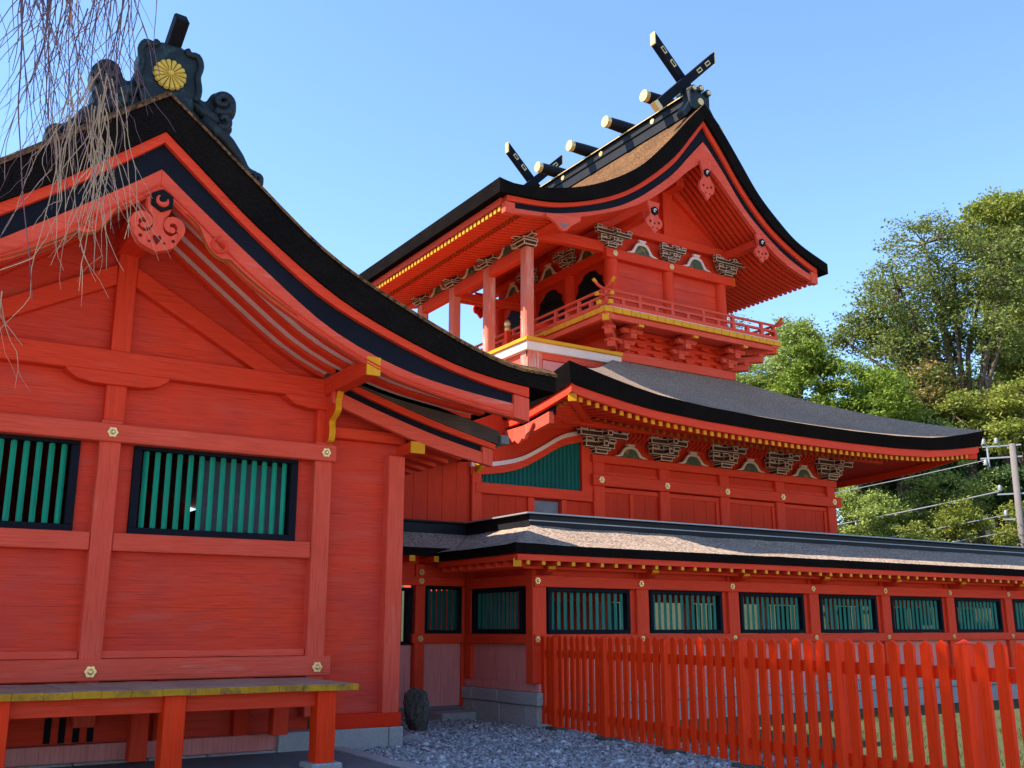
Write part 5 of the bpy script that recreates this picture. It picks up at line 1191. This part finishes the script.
# ------------------------------------------------------------------ trees on the slope behind
def tree(name, label, cat, base, lobes, leaf, dens, kind, trunk_r=0.22, sub=0.42, fill=0.55, seed=0, limbs=True, group=None, flat=0.75):
    rng = np.random.default_rng(seed+100); root = thing(name, label, cat, base, group); bz = np.array(base)
    cen = []; tips = []
    for (x, y, z, r) in lobes:
        n = max(6, int(14*r*r)); c0 = np.array([x, y, z])
        d = rng.normal(size=(n, 3)); d /= np.linalg.norm(d, axis=1)[:, None]; d[:, 2] *= flat
        rr = r*rng.uniform(fill, 1.0, n)[:, None]; cl = c0+d*rr; tips += [(c0, q) for q in cl[::3]]
        for q in cl:
            k = int(dens*2.1*rng.uniform(0.5, 1.5)); s = sub*rng.uniform(0.6, 1.3)
            pts = rng.normal(size=(k, 3))*np.array([s, s, s*0.50])*0.62
            cen.append(q+pts)
    C = np.concatenate(cen); N = len(C); sz = leaf*0.62*rng.uniform(0.6, 1.35, N)
    u = rng.normal(size=(N, 3)); u[:, 2] *= 0.6; u /= np.linalg.norm(u, axis=1)[:, None]
    w = rng.normal(size=(N, 3)); w -= u*np.sum(u*w, 1)[:, None]; w /= np.linalg.norm(w, axis=1)[:, None]
    V = np.stack([C-u*sz[:, None], C+w*(sz*0.45)[:, None], C+u*sz[:, None], C-w*(sz*0.45)[:, None]], 1).reshape(-1, 3)
    mesh_np('crown', V, 4, [(0, 1, 2, 3)], 'leaf_'+kind, root, base)
    mb = MB(); L = np.array([l[:3] for l in lobes]); top = L.mean(0)
    th_ = bz+np.array([0, 0, max(1.0, (L[:, 2].min()-bz[2])*0.55)])
    p1 = bz+(th_-bz)*0.5+rng.normal(0, 0.10, 3)
    mb.tube([bz-np.array([0, 0, 0.3]), p1, th_], [trunk_r*1.25, trunk_r, trunk_r*0.8], 9)
    for (x, y, z, r) in lobes:
        e = np.array([x, y, z]); m1 = th_*0.6+e*0.4+np.array([0, 0, 0.12*np.linalg.norm(e-th_)])+rng.normal(0, 0.2, 3)
        mb.tube([th_, m1, e], [trunk_r*0.62, trunk_r*0.40, trunk_r*0.18], 7)
    if limbs:
        for c0, q in tips: 
            m_ = (c0+q)/2+rng.normal(0, 0.12, 3); mb.tube([c0, m_, q], [trunk_r*0.18, trunk_r*0.11, trunk_r*0.05], 5)
    obj('trunk', mb, 'trunk', root, smooth=True); return root
def lob(c, r, n, seed, spread=(1, 1, 0.8), rs=(0.4, 0.6)):
    rng = np.random.default_rng(seed); out = []
    for k in range(n):
        d = rng.normal(size=3); d /= np.linalg.norm(d); d *= rng.uniform(0.45, 0.85)*r*np.array(spread); out.append((c[0]+d[0], c[1]+d[1], c[2]+d[2], r*rng.uniform(*rs)))
    return out
G = 'trees on the slope behind the shrine'
tree('broadleaf_tree', 'tall airy olive green tree with bare limbs showing, spreading over the right side', 'tree', (38.0, 24.6, 4),
     lob((37.6, 26.0, 16.0), 3.0, 7, 1)+lob((38.3, 24.0, 16.6), 3.2, 6, 2)+lob((36.8, 27.4, 14.4), 2.2, 6, 3)+lob((37.4, 26.0, 12.6), 2.4, 5, 37)+lob((38.2, 24.6, 13.0), 2.6, 4, 4), 0.125, 34, 'olive', 0.26, 0.46, 0.5, 1, group=G)
tree('broadleaf_tree', 'tall yellow green tree at the right edge, highest crown of the slope', 'tree', (44.8, 25.4, 6), lob((44.9, 24.6, 20.2), 3.6, 9, 5)+lob((44.0, 23.6, 16.0), 3.4, 7, 6)+lob((43.4, 24.4, 12.5), 2.8, 5, 36), 0.15, 70, 'yellow', 0.32, 0.5, 0.45, 2, group=G)
tree('broadleaf_tree', 'dense bright green tree just right of the balcony, above the lower roof', 'tree', (31.2, 25.4, 1), lob((31.0, 25.3, 10.1), 2.5, 13, 7, rs=(0.35, 0.55)), 0.115, 110, 'bright', 0.2, 0.4, 0.35, 3, limbs=False, group=G)
tree('broadleaf_tree', 'pale rounded light green tree standing behind the balcony rail', 'tree', (36.0, 31.8, 3), lob((36.0, 31.7, 14.3), 1.75, 8, 8), 0.125, 90, 'pale', 0.2, 0.42, 0.4, 4, group=G)
tree('broadleaf_tree', 'low pale green tree left of the bright green tree, beside the roof slope', 'tree', (36.2, 34.2, 3), lob((36.3, 34.2, 12.8), 2.2, 8, 9), 0.13, 80, 'pale', 0.2, 0.42, 0.4, 5, group=G)
tree('broadleaf_tree', 'thin rusty leaved tree with pale limbs in the middle of the slope', 'tree', (38.6, 26.8, 3), lob((38.6, 26.7, 11.8), 2.3, 6, 10)+lob((37.0, 24.8, 10.8), 1.9, 4, 31), 0.12, 42, 'rust', 0.18, 0.45, 0.5, 6, group=G)
tree('broadleaf_tree', 'yellowish green tree above the utility pole', 'tree', (37.8, 22.6, 3), lob((37.5, 22.6, 10.0), 2.3, 7, 11), 0.12, 75, 'yellow', 0.2, 0.42, 0.4, 7, group=G)
tree('evergreen_tree', 'dark evergreen right behind the bright green tree', 'tree', (34.8, 25.2, 2), lob((34.6, 25.0, 9.2), 2.2, 8, 12), 0.12, 110, 'deep', 0.22, 0.42, 0.3, 8, limbs=False, group=G)
tree('evergreen_tree', 'dark evergreen behind the utility pole, filling the lower slope', 'tree', (41.0, 25.5, 4), lob((40.8, 25.2, 8.8), 3.2, 10, 13), 0.15, 110, 'deep', 0.28, 0.5, 0.3, 9, limbs=False, group=G)
tree('evergreen_tree', 'dark evergreen under the upturned roof corner', 'tree', (35.0, 26.4, 1.5), lob((35.2, 26.8, 6.4), 2.6, 10, 14), 0.14, 110, 'deep', 0.25, 0.46, 0.3, 10, limbs=False, group=G)
tree('evergreen_tree', 'dark evergreen at the right edge, low behind the pole', 'tree', (38.0, 20.0, 1.5), lob((37.4, 19.8, 6.0), 2.8, 10, 15), 0.14, 110, 'deep', 0.25, 0.46, 0.3, 11, limbs=False, group=G)
tree('evergreen_tree', 'dark evergreen mass behind the tall airy tree, closing the gap between its limbs', 'tree', (46.5, 30.5, 5), lob((46.0, 30.4, 11.0), 3.6, 11, 51), 0.16, 80, 'deep', 0.28, 0.5, 0.3, 24, limbs=False, group=G)
tree('sparse_tree', 'thin wispy tree far behind the balcony, half hidden by the upper storey', 'tree', (43.0, 41.5, 4), lob((43.2, 41.6, 17.4), 3.4, 7, 16), 0.12, 20, 'olive', 0.2, 0.6, 0.5, 12, group=G)
tree('leafy_shrub', 'pale yellow green bush in the middle of the lower slope', 'bush', (34.20, 23.48, 0.60), lob((33.97, 23.26, 6.27), 1.62, 8, 17, rs=(0.4, 0.6)), 0.085, 95, 'pale', 0.12, 0.3, 0.4, 13, limbs=False, group='bushes below the trees')
tree('leafy_shrub', 'green bush close against the side of the sanctuary wall', 'bush', (30.78, 24.40, 0.20), lob((30.44, 24.28, 5.02), 1.92, 8, 18, rs=(0.4, 0.6)), 0.085, 95, 'pale', 0.12, 0.3, 0.4, 14, limbs=False, group='bushes below the trees')
tree('leafy_shrub', 'yellow green bush directly left of the utility pole', 'bush', (33.06, 21.20, 0.20), lob((32.60, 20.86, 5.13), 1.44, 7, 19, rs=(0.4, 0.6)), 0.085, 95, 'yellow', 0.12, 0.3, 0.4, 15, limbs=False, group='bushes below the trees')
tree('leafy_shrub', 'small rounded bush lowest above the corridor ridge', 'bush', (29.64, 20.52, 0.20), lob((29.30, 20.41, 4.22), 1.14, 6, 20, rs=(0.4, 0.6)), 0.08, 95, 'yellow', 0.1, 0.28, 0.4, 16, limbs=False, group='bushes below the trees')
tree('leafy_shrub', 'mid green bush between the sanctuary wall and the pale bush', 'bush', (32.38, 23.83, 0.20), lob((32.60, 24.40, 5.48), 1.80, 8, 22, rs=(0.4, 0.6)), 0.085, 95, 'olive', 0.12, 0.3, 0.4, 17, limbs=False, group='bushes below the trees')

# ------------------------------------------------------------------ weeping cherry overhead at the left
def cherry():
    root = thing('weeping_cherry', 'bare weeping cherry with hanging twigs in front of the left roof ridge', 'tree', (-3.6, 6.6, 0)); rng = np.random.default_rng(5)
    mb = MB(); mb.tube([(-3.6, 6.6, -0.2), (-3.5, 6.6, 1.4), (-3.2, 6.65, 3.0), (-2.7, 6.7, 4.6), (-2.2, 6.7, 5.6)], [0.34, 0.26, 0.22, 0.18, 0.14], 12)
    obj('trunk', mb, 'twig', root, smooth=True)
    lm = MB(); ends = [(1.35, 6.9, 6.55), (0.9, 6.3, 6.75), (0.5, 7.2, 6.7), (-0.6, 5.6, 6.6), (-2.0, 8.6, 6.3), (-4.5, 7.6, 6.4), (-4.8, 5.4, 6.2)]
    for e in ends:
        e = Vector(e); a = Vector((-2.2, 6.7, 5.5)); m1 = a.lerp(e, 0.45)+Vector((0, 0, 0.55)); lm.tube([a, m1, a.lerp(e, 0.75)+Vector((0, 0, 0.4)), e], [0.11, 0.07, 0.04, 0.02], 8)
    obj('limb', lm, 'twig', root, smooth=True)
    tw = MB(); lit_tw = MB()
    def strand(mbx, p, n, step, r, drift, jit, sides=4, branch=0.0, depth=0):
        pts = [Vector(p)]; d = Vector((drift[0], drift[1], -1)).normalized()
        for k in range(n):
            d = (d+Vector((rng.normal(0, jit), rng.normal(0, jit), rng.normal(0, jit*0.6)-0.05))).normalized(); pts.append(pts[-1]+d*step)
            if depth < 2 and rng.random() < branch and k > 0:
                a = rng.uniform(0, 2*pi); strand(mbx, pts[-1], int(n*rng.uniform(0.25, 0.6))+2, step*0.8, r*0.6, (d.x+cos(a)*rng.uniform(0.3, 0.8), d.y+sin(a)*rng.uniform(0.3, 0.8)), jit*1.3, sides, branch*0.5, depth+1)
        mbx.tube(pts, list(np.linspace(r*0.8, r*0.3, len(pts))), sides, cap=False); return pts[-1]
    for k in range(46):
        x = rng.choice([rng.uniform(0.30, 1.30), rng.uniform(0.55, 1.05)]); y = 6.8+rng.normal(0, 0.35); z = rng.uniform(6.15, 6.6)
        n = int(rng.uniform(6, 12)); strand(tw, (x, y, z), n, 0.135, 0.0065, (rng.normal(-0.02, 0.10), rng.normal(0, 0.08)), 0.075, 4, 0.22)
    for k in range(14):
        strand(tw, (rng.uniform(0.2, 0.65), 6.8+rng.normal(0, 0.3), 6.3), int(rng.uniform(8, 16)), 0.14, 0.007, (rng.normal(0.05, 0.08), 0), 0.10, 4, 0.22)
    for k in range(40):
        x = 0.92+rng.normal(0, 0.10); y = 6.75+rng.normal(0, 0.12); z = 5.1+rng.normal(0, 0.13)
        strand(lit_tw, (x, y, z), int(rng.gamma(3.2, 1.6))+2, 0.095, 0.0052, (rng.normal(0.06, 0.30), rng.normal(0, 0.2)), 0.11, 4, 0.10)
    for k in range(9): strand(lit_tw, (1.0+rng.normal(0, 0.09), 6.75, 4.8), int(rng.uniform(8, 13)), 0.095, 0.0055, (rng.normal(0.04, 0.16), 0), 0.10, 4, 0.14)
    for k in range(10): strand(lit_tw, (0.50+rng.normal(0, 0.06), 6.8, 3.65), int(rng.uniform(3, 6)), 0.08, 0.005, (rng.normal(0.25, 0.25), 0), 0.11, 4, 0.2)
    strand(tw, (0.42, 6.85, 6.2), 19, 0.14, 0.008, (0.03, 0), 0.03)
    obj('hanging_twig', tw, 'twig', root); obj('sunlit_twig', lit_tw, 'twiglight', root)
    lv = MB(); lv.add([(0.735, 6.72, 5.66), (0.755, 6.715, 5.62), (0.745, 6.72, 5.57), (0.722, 6.73, 5.62)], [(0, 1, 2, 3)]); obj('withered_leaf', lv, 'gold', root)
cherry()
tree('broadleaf_tree', 'unseen tall evergreen beside the left hall, added to shade gravel and fence', 'tree', (-7.0, 10.2, 0), lob((-3.6, 12.6, 14.2), 3.0, 13, 41, rs=(0.42, 0.58))+lob((-3.5, 10.0, 13.6), 2.6, 10, 42, rs=(0.42, 0.58)), 0.17, 20, 'deep', 0.34, 0.45, 0.25, 21, limbs=False, group='unseen trees added for shade')  # out-of-view tree added to keep the sun off fence and gravel
